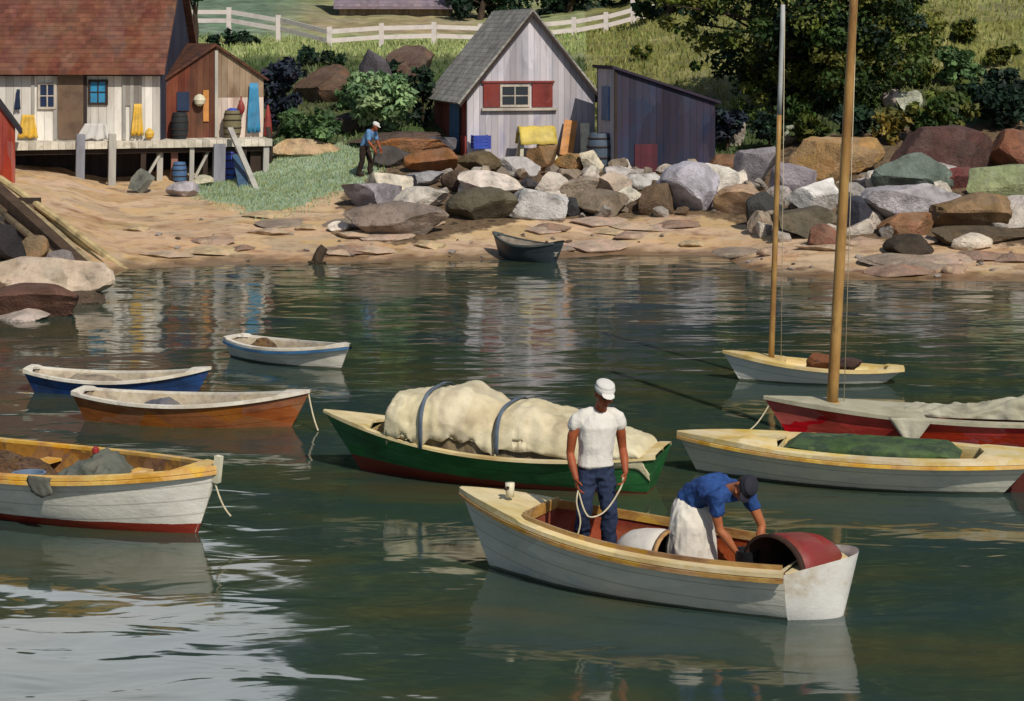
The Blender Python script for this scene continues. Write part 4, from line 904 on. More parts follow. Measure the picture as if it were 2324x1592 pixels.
class Boat:
    def __init__(s, name, bow, stern, B, zb, zm, zs, label, m_hull, m_deck, m_in, m_rail=None, tw=.5, rb=.35, rs=.15, p=.6, q=.35, tm=.55, mp=.55, depth=.14, td=.1, ts=.96, sd=.06, floor=.1, bulge=0.0, m_tr=None, thw=(), sheer=None, wear=0, camber=.03, cat='boat', railh=.03, open_=True, tumble=0, bowexp=.85):
        bow, stern = Vector(bow), Vector(stern); d = stern - bow; s.L = d.length; s.rz = math.atan2(d.y, d.x)
        s.__dict__.update(B=B, zb=zb, zm=zm, zst=zs, tw=tw, rb=rb, rs=rs, p=p, q=q, tm=tm, mp=mp, depth=depth, floor=floor, td=td, ts=ts, sd=sd, bulge=bulge, tumble=tumble, bowexp=bowexp)
        s.root = empty(name, (bow.x, bow.y, 0), s.rz, label=label, cat=cat)
        nT, nV = 44, 12
        T_ = [i / (nT - 1) for i in range(nT)]; T_ = [t ** 1.25 for t in T_]
        hb = MB()
        for sg in (-1, 1): hb.grid([[s.pt(t, v / (nV - 1), sg) for v in range(nV)] for t in T_])
        me = hb.mesh(); s.uv(me)
        link('hull', me, m_hull, s.root); smooth_angle(me, 45)
        tr = MB(); nW = 15
        tr.grid([[s.tr(v / 9, -1 + 2 * w / (nW - 1)) for w in range(nW)] for v in range(10)])
        o = tr.build('transom', m_tr or m_hull, s.root, smooth=True)
        # rail cap, side decks, fore and after deck
        rows_t = MB(); nD = 9
        def inner(t):
            return max(0.0, s.hb(t) - sd)
        s.inner = inner
        for sg in (-1, 1):
            rows = []
            for t in [i / 59 for i in range(60)]:
                x, y, z = s.pt(t, 1, 1); yo = y + .018; yi = inner(t) if td < t < ts else 0
                yi = min(yi, yo); r_ = []
                r_.append((x, sg * yo, z - railh))
                for k in range(nD):
                    f = k / (nD - 1); yy = yo + (yi - yo) * f
                    c = camber * (1 - (yy / max(.05, s.hb(.5))) ** 2) if not (td < t < ts) else camber * .2 * f
                    r_.append((x, sg * yy, z + .012 + c * min(1, s.hb(t) / (.5 * s.hb(.5)))))
                if td < t < ts: r_.append((x, sg * yi, z - .02))
                else: r_.append((x, sg * yi, z + .005))
                rows.append(r_)
            rows_t.grid(rows)
        if bulge:
            n = 12
            rows = []
            for k in range(4):
                f = k / 3 * .82; rows.append([(s.tr(1, w)[0] * f + s.pt(1, 1, 1)[0] * (1 - f) - .0, s.tr(1, w)[1] * .965, s.pt(1, 1, 1)[2] + .013 - (0 if k < 3 else .01)) for w in np.linspace(-1, 1, n)])
            rows_t.grid(rows)
        me = rows_t.mesh(); link('deck' if td > .2 else 'gunwale', me, m_deck, s.root); smooth_angle(me, 50)
        if m_rail:   # rubbing strake along the outside of the sheer
            rr = MB()
            for sg in (-1, 1):
                rows = []
                for t in [i / 49 for i in range(50)]:
                    x, y, z = s.pt(t, 1, sg); w = .03
                    rows.append([(x, y + sg * .004, z - .005 - railh), (x, y + sg * w, z - .012 - railh), (x, y + sg * w, z - .02 - railh - .03), (x, y + sg * .004, z - .02 - railh - .035)])
                rr.grid(rows)
            me = rr.mesh(); link('rubbing_strake', me, m_rail, s.root); smooth_angle(me, 30)
        # inside: walls, sole, bulkheads
        tt = list(np.linspace(td, ts, 26)); ins = MB(); nI = 6
        def iy(t, z):
            x = s.L * t; u = t
            for _ in range(9):      # the station whose skin passes through this point of the boat
                v = min(1, (z + depth) / (s.zs(min(1, max(0, u))) + depth))
                u = (x - s.rb * (1 - v) * (1 - min(1, max(0, u))) ** 2 + s.rs * (1 - v) * min(1, max(0, u)) ** 3) / s.L
            if u > 1 or u < 0: return 0.0
            return max(.0, min(inner(t), s.pt(u, v, 1)[1] - .045 - .04 * (1 - u) ** 4))
        s.iy = iy
        cols = {}
        for sg in (-1, 1):
            rows = []
            for t in tt:
                x = s.pt(t, 1, 1)[0]; z1 = s.zs(t) - .018
                rows.append([(x, sg * iy(t, z1 + (floor - z1) * k / nI), z1 + (floor - z1) * k / nI) for k in range(nI + 1)])
            ins.grid(rows); cols[sg] = rows
        ins.grid([[tuple(np.array(a[-1]) * (1 - k / 4) + np.array(b[-1]) * k / 4) for k in range(5)] for a, b in zip(cols[-1], cols[1])])
        for e in (0, -1):
            ins.grid([[tuple(np.array(a) * (1 - k / 4) + np.array(b) * k / 4) for k in range(5)] for a, b in zip(cols[-1][e], cols[1][e])])
        me = ins.mesh(); link('interior', me, m_in, s.root); smooth_angle(me, 50)
        for t in thw:
            x = s.pt(t, 1, 1)[0]; z = s.zs(t) - .13; y = iy(t - .02, z - .05) - .02
            MB().box(x - .11, x + .11, -y, y, z - .03, z).build('thwart', m_deck if td < .2 else m_in, s.root)
    def zs(s, t):
        a, b, c, m = s.zb, s.zm, s.zst, s.tm
        return a * (t - m) * (t - 1) / m + b * t * (t - 1) / (m * (m - 1)) + c * t * (t - m) / (1 - m)
    def hb(s, t):
        if t < s.mp: f = math.sin(t / s.mp * math.pi / 2) ** s.bowexp
        else: f = s.tw + (1 - s.tw) * math.cos((t - s.mp) / (1 - s.mp) * math.pi / 2) ** .9 if t < 1 else s.tw
        return max(.012, s.B / 2 * f)
    def pt(s, t, v, sg):
        z = -s.depth + (s.zs(t) + s.depth) * v
        q = s.q * min(1, t * 3.5)
        y = s.hb(t) * (q + (1 - q) * max(0, v) ** s.p + s.tumble * math.sin(v * math.pi) * t ** 3)
        x = s.L * t + s.rb * (1 - v) * (1 - t) ** 2 - s.rs * (1 - v) * t ** 3
        return (x, sg * y, z)
    def tr(s, v, w):
        x, y, z = s.pt(1, v, 1)
        return (x + s.bulge * (1 - w * w) * (.78 + .22 * v), y * w, z + s.bulge * .24 * (1 - abs(w) ** 2.5) * v)
    def uv(s, me):
        u = me.uv_layers[0].data
        for p in me.polygons:
            for li in p.loop_indices:
                c = me.vertices[me.loops[li].vertex_index].co
                t = min(1, max(0, c.x / s.L)); u[li].uv = (c.x, (c.z - s.zs(t)) * .92)
    def at(s, t, y=0, z=None):
        """boat point in the boat's own axes"""
        return Vector((s.L * t, y, s.zs(t) if z is None else z))
    def w(s, t, y=0, z=None): return Vector(s.root.location) + Matrix.Rotation(s.rz, 3, 'Z') @ s.at(t, y, z)
def XY(px, Y): return (PX(px, Y), Y)
def heap(name, boat, t0, t1, prof, hw, z0, m, label=None, cat=None, phi=(0, math.pi), off=0.0, amp=.03, seed=0, yc=0, parent=None, n=72, top=.55, solid=0, drape=0):
    """lumpy long bundle lying along a boat; phi cuts a cover out of the same lump"""
    rows = []; K = 40
    for i in range(n):
        f = i / (n - 1); t = t0 + (t1 - t0) * f; zt = np.interp(f, [a[0] for a in prof], [a[1] for a in prof]) + off
        endf = min(1, (min(f, 1 - f) / .06) ** .5) if name != 'strap' else 1
        r_ = []
        for k in range(K):
            a = phi[0] + (phi[1] - phi[0]) * k / (K - 1)
            if drape and k in (0, 1, K - 2, K - 1): a += drape * noise.noise((f * 7, k, seed)) * (1 if k < 3 else -1)
            c, s_ = math.cos(a), math.sin(a)
            y = (hw + off) * (.75 + .25 * endf) * math.copysign(abs(c) ** .6, c); z = z0 + (zt - z0) * max(0, s_) ** top * (endf if off == 0 else max(endf, .3))
            q = Vector((t * boat.L * 2.2, y * 3 + seed * 7, z * 3))
            d = amp * (noise.noise(q) + .6 * noise.noise(q * 2.3)) + amp * .5 * noise.noise((f * 14, seed, a * 1.2))
            if n >= 40: d += amp * .35 * (.5 - 2.2 * abs(noise.noise(q * 1.9 + Vector((9, 3, 1))))) + amp * .25 * (.4 - 2 * abs(noise.noise(q * 4.1)))
            yy, zz = yc + y + d * c, z + d * max(.2, s_)
            if name != 'strap' or True:
                lim = boat.iy(t, min(zz, boat.zs(t) - .02)) - .015 + off if zz < boat.zs(t) + .03 else boat.hb(t) - .03 + min(off, .05)
                yy = max(-lim, min(lim, yy))
            r_.append((boat.L * t, yy, zz))
        rows.append(r_)
    mb = MB().grid(rows); me = mb.mesh(); me.shade_smooth()
    if parent is None:
        o = link(name, me, m, label=label, cat=cat); o.location = boat.root.location; o.rotation_euler = boat.root.rotation_euler
    else: o = link(name, me, m, parent)
    if solid:
        md = o.modifiers.new('thickness', 'SOLIDIFY'); md.thickness = solid; md.offset = 1
    return o
def line(name, pts, r, m, label, cat='rope', sag=0):
    P_ = [Vector(p) for p in pts]; out = []
    for i in range(25):
        f = i / 24 * (len(P_) - 1); k = min(int(f), len(P_) - 2); q = P_[k].lerp(P_[k + 1], f - k)
        q.z -= sag * math.sin(math.pi * i / 24); out.append(q)
    return MB().tube(out, r, 6).build(name, m, smooth=True, label=label, cat=cat)
ROPE = mat('hemp_rope', ['b8ab8c', 'cfc4a8'], 20, .9, .3)
NET = mat('tarred_net', ['2a201a', '5c4430', '7a5a3a', '3a3632'], 16, .95, .9, patch=.4, pscale=6, bscale=30, dist=.02)
CANV = mat('cream_canvas', ['a8997a', 'c2b592', 'cdc2a0', 'b5a580'], 1.6, .85, .35, patch=.22, pscale=2, bscale=16)
LOAD = mat('brown_sacking_shade', ['5c4c38', '75664e', '85775e', '665846'], 4, .9, .6, (1, 1, .5), patch=.45, pscale=3.5)  # load colour that also stands in for the heap's shaded sides
SAIL = mat('grey_sail_canvas', ['8f8a76', 'a9a58f', 'b8b4a0'], 2, .9, .4, patch=.2, pscale=2.5, bscale=14)
MASTW = mat('varnished_spar', ['7a5630', '95703f', 'a9854e', '6e4c2c'], 3, .5, .2, (1, 1, .35))
MASTG = mat('weathered_spar', ['8e8f8c', 'a5a7a6', '9a968c'], 3, .7, .2, (1, 1, .35))
# --- white skiff with blue stripe
b1 = Boat('rowing_skiff', XY(795, 33.5), XY(530, 35.2), 1.05, .44, .29, .32, 'small white skiff with a blue stripe under its rail, floating furthest back on the left', hullmat('white_hull_far', ['b5b0a4', 'cfcabc', 'd8d4ca'], wl_=(.03, 0, '5c6050')), WHITE_IN, TAN_IN, m_rail=paint('3a6a94'), tw=.45, rb=.28, rs=.12, thw=(.38, .68), td=.12, floor=.06)
heap('net_heap', b1, .62, .86, [(0, .1), (.5, .36), (1, .1)], .22, .06, NET, 'small brown net heaped in the stern of the white skiff with the blue stripe', 'net', seed=3)
# --- navy dory
b2 = Boat('dory', XY(480, 31.4), XY(62, 31.6), 1.05, .40, .23, .35, 'navy blue dory moored behind the orange brown one', hullmat('navy_hull', ['14284a', '1c3560', '20447c', '182c44']), WHITE_IN, TAN_IN, tw=.42, rb=.3, rs=.22, p=.8, q=.5, thw=(.35, .6), td=.12, floor=.05, sd=.045)
heap('canvas_heap', b2, .42, .86, [(0, .08), (.3, .22), (.7, .28), (1, .08)], .24, .05, mat('grey_brown_canvas', ['6a5f54', '8a7d6c', 'a09380'], 4, .9, .5), 'grey brown canvas heaped inside the navy dory', 'canvas', seed=5)
# --- orange brown dory
b3 = Boat('dory', XY(705, 28.6), XY(176, 29.3), 1.12, .53, .33, .41, 'orange brown dory moored before the navy one', hullmat('orange_hull', ['6f3c1a', '8a4c20', '94582a', '743a1c'], patch=.25), WHITE_IN, TAN_IN, tw=.40, rb=.36, rs=.25, p=.8, q=.5, thw=(.33, .62), td=.12, floor=.06, sd=.045)
heap('canvas_heap', b3, .48, .82, [(0, .08), (.4, .36), (1, .1)], .24, .06, mat('slate_canvas', ['4a4a54', '62626a', '7c756c'], 4, .9, .5), 'slate grey canvas lying in the stern of the orange brown dory', 'canvas', seed=7)
line('mooring_line', [b3.w(.01, 0, .5), P(722, 978, 28.3) * 1], .012, ROPE, 'thin mooring line from the bow of the orange brown dory down to the water', sag=.06)
# --- white boat with ochre rail, cut by the left edge
b4 = Boat('open_boat', XY(497, 22.35), (-7.55, 24.5), 1.75, .78, .60, .66, 'white open boat with ochre rail and red bottom paint cut off by the left edge', hullmat('white_hull_left', ['c0bcb0', 'd2cec2', 'd8d5ca', 'c6c6c8'], wl_=(.115, -.008, '7c2a1c')), YEL_D, mat('ochre_inside', ['7a5426', '94682e', '6a4a2c', 'a8863c'], 3, .8, .4, patch=.4, pscale=3), m_rail=YEL_D, tw=.6, rb=.34, rs=.1, p=.45, q=.2, thw=(.3, .62), td=.10, floor=.12, sd=.09, bowexp=.7)
MB().bar((.035, 0, .6), (-.0, 0, .9), .075, .075).build('stem_head', CREAM_P, b4.root); MB().bar((.03, 0, .76), (.33, 0, .02), .05, .05).build('stem', WHITE_IN, b4.root)
heap('net_heap', b4, .48, .98, [(0, .3), (.25, .56), (.5, .62), (.8, .66), (1, .5)], .5, .13, NET, 'big brown fishing net piled in the white boat with the ochre rail', 'net', seed=9, amp=.06)
heap('canvas_heap', b4, .24, .5, [(0, .34), (.3, .62), (.5, .74), (.8, .58), (1, .36)], .36, .13, mat('grey_green_canvas', ['4c5048', '60645a', '6f6a60'], 4, .9, .5), 'grey green canvas peaked up amidships in the boat with the ochre rail', 'canvas', seed=11, yc=-.1, amp=.10)
o = lathe('buoy', b4.w(.375, -.05, .74), [(0, .03), (.04, .07), (.12, .07), (.17, .03)], RED_P, 'little red float lying on the grey green canvas', 'float'); o.scale = (.6, .6, .55)
o = lathe('fish_basket', b4.w(.5, .42, .2), [(0, .15), (.3, .19), (.36, .2), (.36, .17), (.1, .13)], paint('60748a'), 'blue grey tub beside the brown net in the boat with the ochre rail', 'tub')
o = MB().grid([[(u * .16 + .03 * math.sin(v * 5), 0.0 + .008 * math.sin(u * 9 + v * 4), -v * (.24 - .06 * abs(u))) for u in np.linspace(-1, 1, 9)] for v in np.linspace(0, 1, 7)]).build('rag', mat('grey_rag', ['54544c', '6a6a60'], 6, .9, .4), label='grey rag hanging over the ochre rail', cat='rag', smooth=True)
o.location = b4.w(.385, b4.hb(.385) + .06, b4.zs(.385) + .03); o.rotation_euler = (0, 0, b4.rz); o.modifiers.new('t', 'SOLIDIFY').thickness = .012
line('mooring_line', [b4.w(.02, 0, .7), P(524, 1172, 22.2)], .011, ROPE, 'thin line hanging from the bow of the boat with the ochre rail', sag=.08)
# --- green boat with tarpaulined cargo
b5 = Boat('cargo_boat', XY(735, 25.95), XY(1506, 24.6), 1.55, .74, .43, .49, 'dark green boat with red bottom paint carrying covered cargo', hullmat('green_hull', ['1a4a26', '1f5a2c', '286a38', '2f5c2c'], wl_=(.215, -.045, '6a2a1c'), patch=.25), CREAM_D, mat('cream_inside', ['a08a5c', 'b9a474', 'c8b484'], 3, .7, .3), m_rail=None, tw=.55, rb=.62, rs=.2, p=.62, q=.25, thw=(.2,), td=.165, floor=.1, sd=.06, railh=.02)
for nm, t0, t1, pr, sd_, lb in (('cargo_heap', .225, .56, [(0, .84), (.05, .96), (.25, 1.0), (.42, 1.06), (.6, 1.10), (.8, 1.0), (1, .86)], 2, 'forward heap of cargo under a strapped cream tarpaulin in the green boat'),
                          ('cargo_heap', .54, .97, [(0, .82), (.08, .92), (.25, .94), (.4, .86), (.6, .72), (.85, .60), (1, .5)], 6, 'after heap of cargo under a cream tarpaulin, behind the man in white')):
    r_ = empty(nm, b5.w(t0, 0, .1), b5.rz, label=lb, cat='cargo')
    class _o: pass
    bb_ = b5
    for kind, m_, kw in (('load', LOAD, dict(amp=.05)), ('tarpaulin', CANV, dict(phi=(.24, math.pi - .24), off=.06, amp=.045, solid=.012, drape=.16))):
        o = heap(kind, b5, t0 + (.0 if kind == 'load' else -.008), t1 + (0 if kind == 'load' else .008), pr, .60, .12, m_, parent=r_, seed=sd_, **kw)
        o.location = Matrix.Rotation(-b5.rz, 3, 'Z') @ (Vector(b5.root.location) - Vector(r_.location))
    ff = (.36, .98) if sd_ == 2 else (.06,)
    for f in ff[:1]:
        zt = np.interp(f, [a[0] for a in pr], [a[1] for a in pr])
        o = heap('strap', b5, t0 + (t1 - t0) * f, t0 + (t1 - t0) * f + .011, [(0, zt), (1, zt)], .60, .47, mat('blue_grey_strap', ['4c5868', '66727e'], 6, .7, .2), parent=r_, off=.11, amp=.0, seed=sd_, n=4, solid=.01)
        o.location = Matrix.Rotation(-b5.rz, 3, 'Z') @ (Vector(b5.root.location) - Vector(r_.location))
# --- far white sailboat
b6 = Boat('sailboat', XY(1640, 32.6), XY(2052, 32.2), 1.0, .47, .27, .25, 'small white sailboat with a yellow rail and a mast turning grey towards the top', hullmat('white_hull_sail', ['b6b6ae', 'c8c8be', 'd0cdc0'], wl_=(.03, 0, '5c6050'), patch=.12), PALE_RAIL, CREAM_D, tw=.25, rb=.36, rs=.55, p=.55, q=.15, td=.34, ts=.9, sd=.09, floor=.08)
def mast(b, t, px0, px1, py0, py1, r0, r1, split=None):
    base = b.at(t, 0, b.zs(t) - .02); Yw = b.w(t).y
    zt = H - (py1 - HY) * Yw / F; X1 = PX(px1, Yw); X0 = b.w(t).x
    zb_ = b.w(t).z; dxw = (X1 - X0); d = Matrix.Rotation(-b.rz, 3, 'Z') @ Vector((dxw, 0, 0)); top = base + Vector((d.x, d.y, zt - zb_))
    n = 14; pts = [base.lerp(top, i / (n - 1)) for i in range(n)]
    k = 9 if split else n
    rs_ = [r0 + (r1 - r0) * (i / (n - 1)) ** 1.3 for i in range(n)]
    root_o = MB().tube(pts[:k + (1 if split else 0)], rs_[:k + (1 if split else 0)], 12).build('mast', MASTW, b.root, smooth=True)
    if split: MB().tube([pts[k] + Vector((0, 0, -.01))] + pts[k + 1:], [q * 1.02 for q in rs_[k:]], 12).build('topmast', MASTG, root_o, smooth=True)
    o = MB(); o.tube([base + Vector((0, 0, -.0)), base + Vector((0, 0, .06))], [r0 * 1.6, r0 * 1.45], 12); o.build('mast_collar', VARN, b.root, smooth=True)
    MB().tube([pts[-1] + Vector((.03, .03, -.1)), base + Vector((.16, .1, .02))], .006, 5).build('halyard', ROPE, b.root, smooth=True)
    return pts
tm_ = .27
mast(b6, tm_, 1747, 1777, 808, 8, .048, .035, True)
for i, (t, r, lb) in enumerate(((.545, .2, 'round brown net bundle left of the tall mast in the small white sailboat'), (.68, .19, 'darker brown net bundle right of the tall mast in the small white sailboat'))):
    me = rock_mesh(.5 * (1 if i == 0 else 1.1), .36, .34 - .05 * i, 40 + i, 6, .09); me.shade_smooth()
    link('net_bundle', me, mat('net_brown_%d' % i, ['5a3824', '74482c', '4a3430'] if i == 0 else ['3a2a24', '4c3830', '2e2830'], 8, .95, .8, bscale=30), loc=b6.w(t, 0, .13), rz=b6.rz, label=lb, cat='net')
# --- red sloop
b7 = Boat('sloop', XY(1733, 27.55), (8.6, 26.6), 1.3, .63, .47, .52, 'dark red sloop with the tallest brown mast and a heaped sail, at the right edge', hullmat('red_hull', ['8a2219', 'a6271b', 'bd2d21', '94331f'], patch=.3), mat('beige_deck', ['8f8a74', 'a9a48c', 'b4ae98'], 3, .8, .2), RUST_IN, m_rail=None, tw=.55, rb=.5, rs=.2, p=.55, q=.2, td=.42, ts=.92, sd=.16, floor=.1)
tm_ = (PX(1893, 27.2) - b7.root.location.x) / (8.6 - b7.root.location.x)
mast(b7, tm_, 1893, 1941, 938, -60, .078, .055)
heap('furled_sail', b7, .36, .98, [(0, .50), (.15, .60), (.3, .56), (.45, .72), (.6, .78), (.8, .72), (1, .54)], .3, .48, SAIL, 'grey beige sail heaped along the deck of the red sloop', 'sail', amp=.08, seed=21)
o = MB().grid([[(u * .3 * (1 - .8 * v), -.01 * math.sin(u * 7) - .03 * v, -v * .33) for u in np.linspace(-1, 1, 11)] for v in np.linspace(0, 1, 9)]).build('sail_corner', SAIL, label='corner of grey sail hanging over the side of the red sloop', cat='sail', smooth=True)
tq = .385; o.location = b7.w(tq, -b7.hb(tq) - .05, b7.zs(tq) + .03); o.rotation_euler = (0, 0, b7.rz); o.modifiers.new('t', 'SOLIDIFY').thickness = .012
line('mooring_line', [b7.w(.015, 0, .52), P(1682, 986, 27.3)], .01, ROPE, 'thin pale line from the bow of the red sloop down to the water', sag=.08)
# --- white launch with yellow deck edge
b8 = Boat('launch', XY(1537, 25.75), (6.45, 24.45), 1.5, .50, .43, .45, 'long white launch with a yellow deck edge and a green cover, before the red sloop', hullmat('white_hull_launch', ['b6b6aa', 'c8c7b8', 'd2ceb8', 'bec0bc'], wl_=(.035, 0, '5c6050'), patch=.12), mat('cream_yellow_deck', ['c39a44', 'd4b870', 'd9c9a0', 'c9a24a'], 2.4, .55, .25, (.7, 1, 1), patch=.3, pscale=2.2), CREAM_D, m_rail=YEL_D, tw=.4, rb=.34, rs=.5, p=.5, q=.2, td=.3, ts=.86, sd=.2, floor=.1)
heap('green_cover', b8, .31, .80, [(0, .42), (.08, .53), (.5, .545), (.92, .53), (1, .42)], .46, .40, mat('green_canvas', ['38502c', '465c34', '2f4030', '5a6a3c'], 2.5, .85, .3, patch=.3, pscale=2), 'flat green canvas cover stretched over the cockpit of the white launch', 'cover', amp=.018, seed=31, top=.35)
MB().bar((b8.L - .28, 0, -.12), (b8.L + .06, 0, .34), .05, .32, up=(1, 0, 0)).build('rudder', mat('maroon_rudder', ['4a201c', '5c2a22'], 3, .7, .2), b8.root)
# --- dinghy on the shore
bY = 50.1
b9 = Boat('dinghy', (PX(1118, bY) , bY + .75), (PX(1268, bY), bY - .55), 1.0, .60, .36, .46, 'small dark slate dinghy pulled up on the sand at the waterline', hullmat('slate_hull', ['23282c', '2e363c', '3a4246']), mat('dark_rail', ['3a4244', '565c58'], 4, .7, .3), mat('dusty_inside', ['6a5f56', '867c70', 'a09a8c'], 4, .85, .3), tw=.42, rb=.26, rs=.2, p=.55, q=.35, td=.1, floor=.1, sd=.045, thw=(.5,))
b9.root.location.z = .06
# --- white motor skiff in front, with the two fishermen
ax_ = Vector((.89, -.46)).normalized()
bs_ = Vector((-.55, 21.2)) + ax_ * 3.86
mT = mat('worn_white_transom', ['e4e1da', 'e8e6e0', 'e2ded6', 'c4b498'], 2.4, .5, .2, patch=.1, pscale=3)
bM = Boat('motor_skiff', (-.55, 21.2), (bs_.x, bs_.y), 1.5, .80, .54, .50, 'white motor skiff in front with cream foredeck, rounded stern and two men aboard', hullmat('white_hull_front', ['bcbcb2', 'cccabc', 'd4d0c0', 'c0c2c0'], wl_=(.03, 0, '666a58'), patch=.14), CREAM_D, RUST_IN, m_rail=VARN, tw=.84, rb=.42, rs=.06, p=.5, q=.3, td=.25, ts=.985, sd=.11, floor=.23, bulge=.52, m_tr=mT, mp=.6, tm=.5, camber=.04, bowexp=.8)
t_ = bM.td
mb = MB(); x0 = bM.L * t_
rows = []
for t in np.linspace(t_, .985, 24):
    x = bM.L * t; rows.append((x, bM.inner(t), bM.zs(t)))
for sg in (-1, 1): mb.grid([[(x, sg * (y + .015), z + .0), (x, sg * (y + .015), z + .06), (x, sg * (y - .02), z + .06), (x, sg * (y - .02), z - .03)] for x, y, z in rows])
mb.box(x0 - .02, x0 + .015, -rows[0][1], rows[0][1], rows[0][2] - .02, rows[0][2] + .085)
mb.build('coaming', VARN, bM.root)
MB().tube([(.62, -.05, .78), (.62, -.05, .93)], [.045, .05], 10).build('bitt', CREAM_P, bM.root, smooth=True)
MB().tube([(.62, -.15, .885), (.62, .05, .885)], .018, 8).build('bitt_pin', DARK_W, bM.root, smooth=True)
def tub(mo, mi, loc, axis, r, L, label, hoopm, name='tub', zmin=-9, squash=1.0):
    axis = Vector(axis).normalized(); root = empty(name, loc, label=label, cat=name)
    q = axis.to_track_quat('Z', 'Y'); n = 22
    def ring(z, rr):
        out = [q @ Vector((rr * math.cos(2 * math.pi * k / n), rr * math.sin(2 * math.pi * k / n), z)) for k in range(n)]
        return [Vector((v.x, v.y, max(zmin - (.002 if rr > r * .95 else 0), v.z * squash))) for v in out]
    o = MB(); o.rings([ring(L / 2, r * .97), ring(L / 2, r), ring(L * .25, r * 1.0), ring(-L * .0, r * .95), ring(-L * .25, r * .82), ring(-L * .42, r * .58), ring(-L / 2, r * .3)]); o.f = [f for f in o.f if len(f) < 10 or max(f) >= 6 * n]
    o.build('shell', mo, root, smooth=True)
    i = MB(); i.rings([ring(L / 2, r * .972), ring(L / 2 - .02, r * .93), ring(-L * .05, r * .86), ring(-L * .3, r * .6)], cap=False); i.f.append(tuple(range(3 * n, 4 * n))); i.build('lining', mi, root, smooth=True)
    h = MB(); h.rings([ring(L / 2 - .03, r * .99), ring(L / 2 - .035, r * 1.035), ring(L / 2 + .012, r * 1.035), ring(L / 2 + .013, r * .94)], cap=False); h.build('rim', hoopm, root, smooth=True)
    return root
Rv = Matrix.Rotation(bM.rz, 3, 'Z')
DARKIN = mat('dark_brown_lining', ['2a1c16', '3a261c', '48301f'], 3, .85, .4, (1, 1, .4))
tub(mat('red_hood_paint', ['6a2018', '84281c', '78301f'], 2, .5, .2, patch=.25, pscale=2.5), DARKIN, bM.w(.985, .06, .46), Vector((-.80, -.60, .04)), .40, .80, 'low dark red rounded hood in the motor skiff stern, its dark mouth facing forward', DARKIN, name='hood', zmin=-.22, squash=.74)
tub(mat('white_hood_paint', ['bdb5aa', 'd2ccc2', 'c8c0b2'], 2.5, .55, .2, patch=.2, pscale=3), DARKIN, bM.w(.57, -.12, .40), Vector((.80, -.60, .03)), .30, .60, 'low white rounded hood in the motor skiff between the two men', VARN, name='hood', zmin=-.16, squash=.85)
lathe('bait_bucket', bM.w(.845, -.03, .235), [(0, .10), (.26, .125), (.30, .13), (.30, .115), (.05, .1)], mat('black_bucket', ['16171a', '202226'], 3, .5, .1), 'black bucket under the hands of the man in blue', 'bucket')
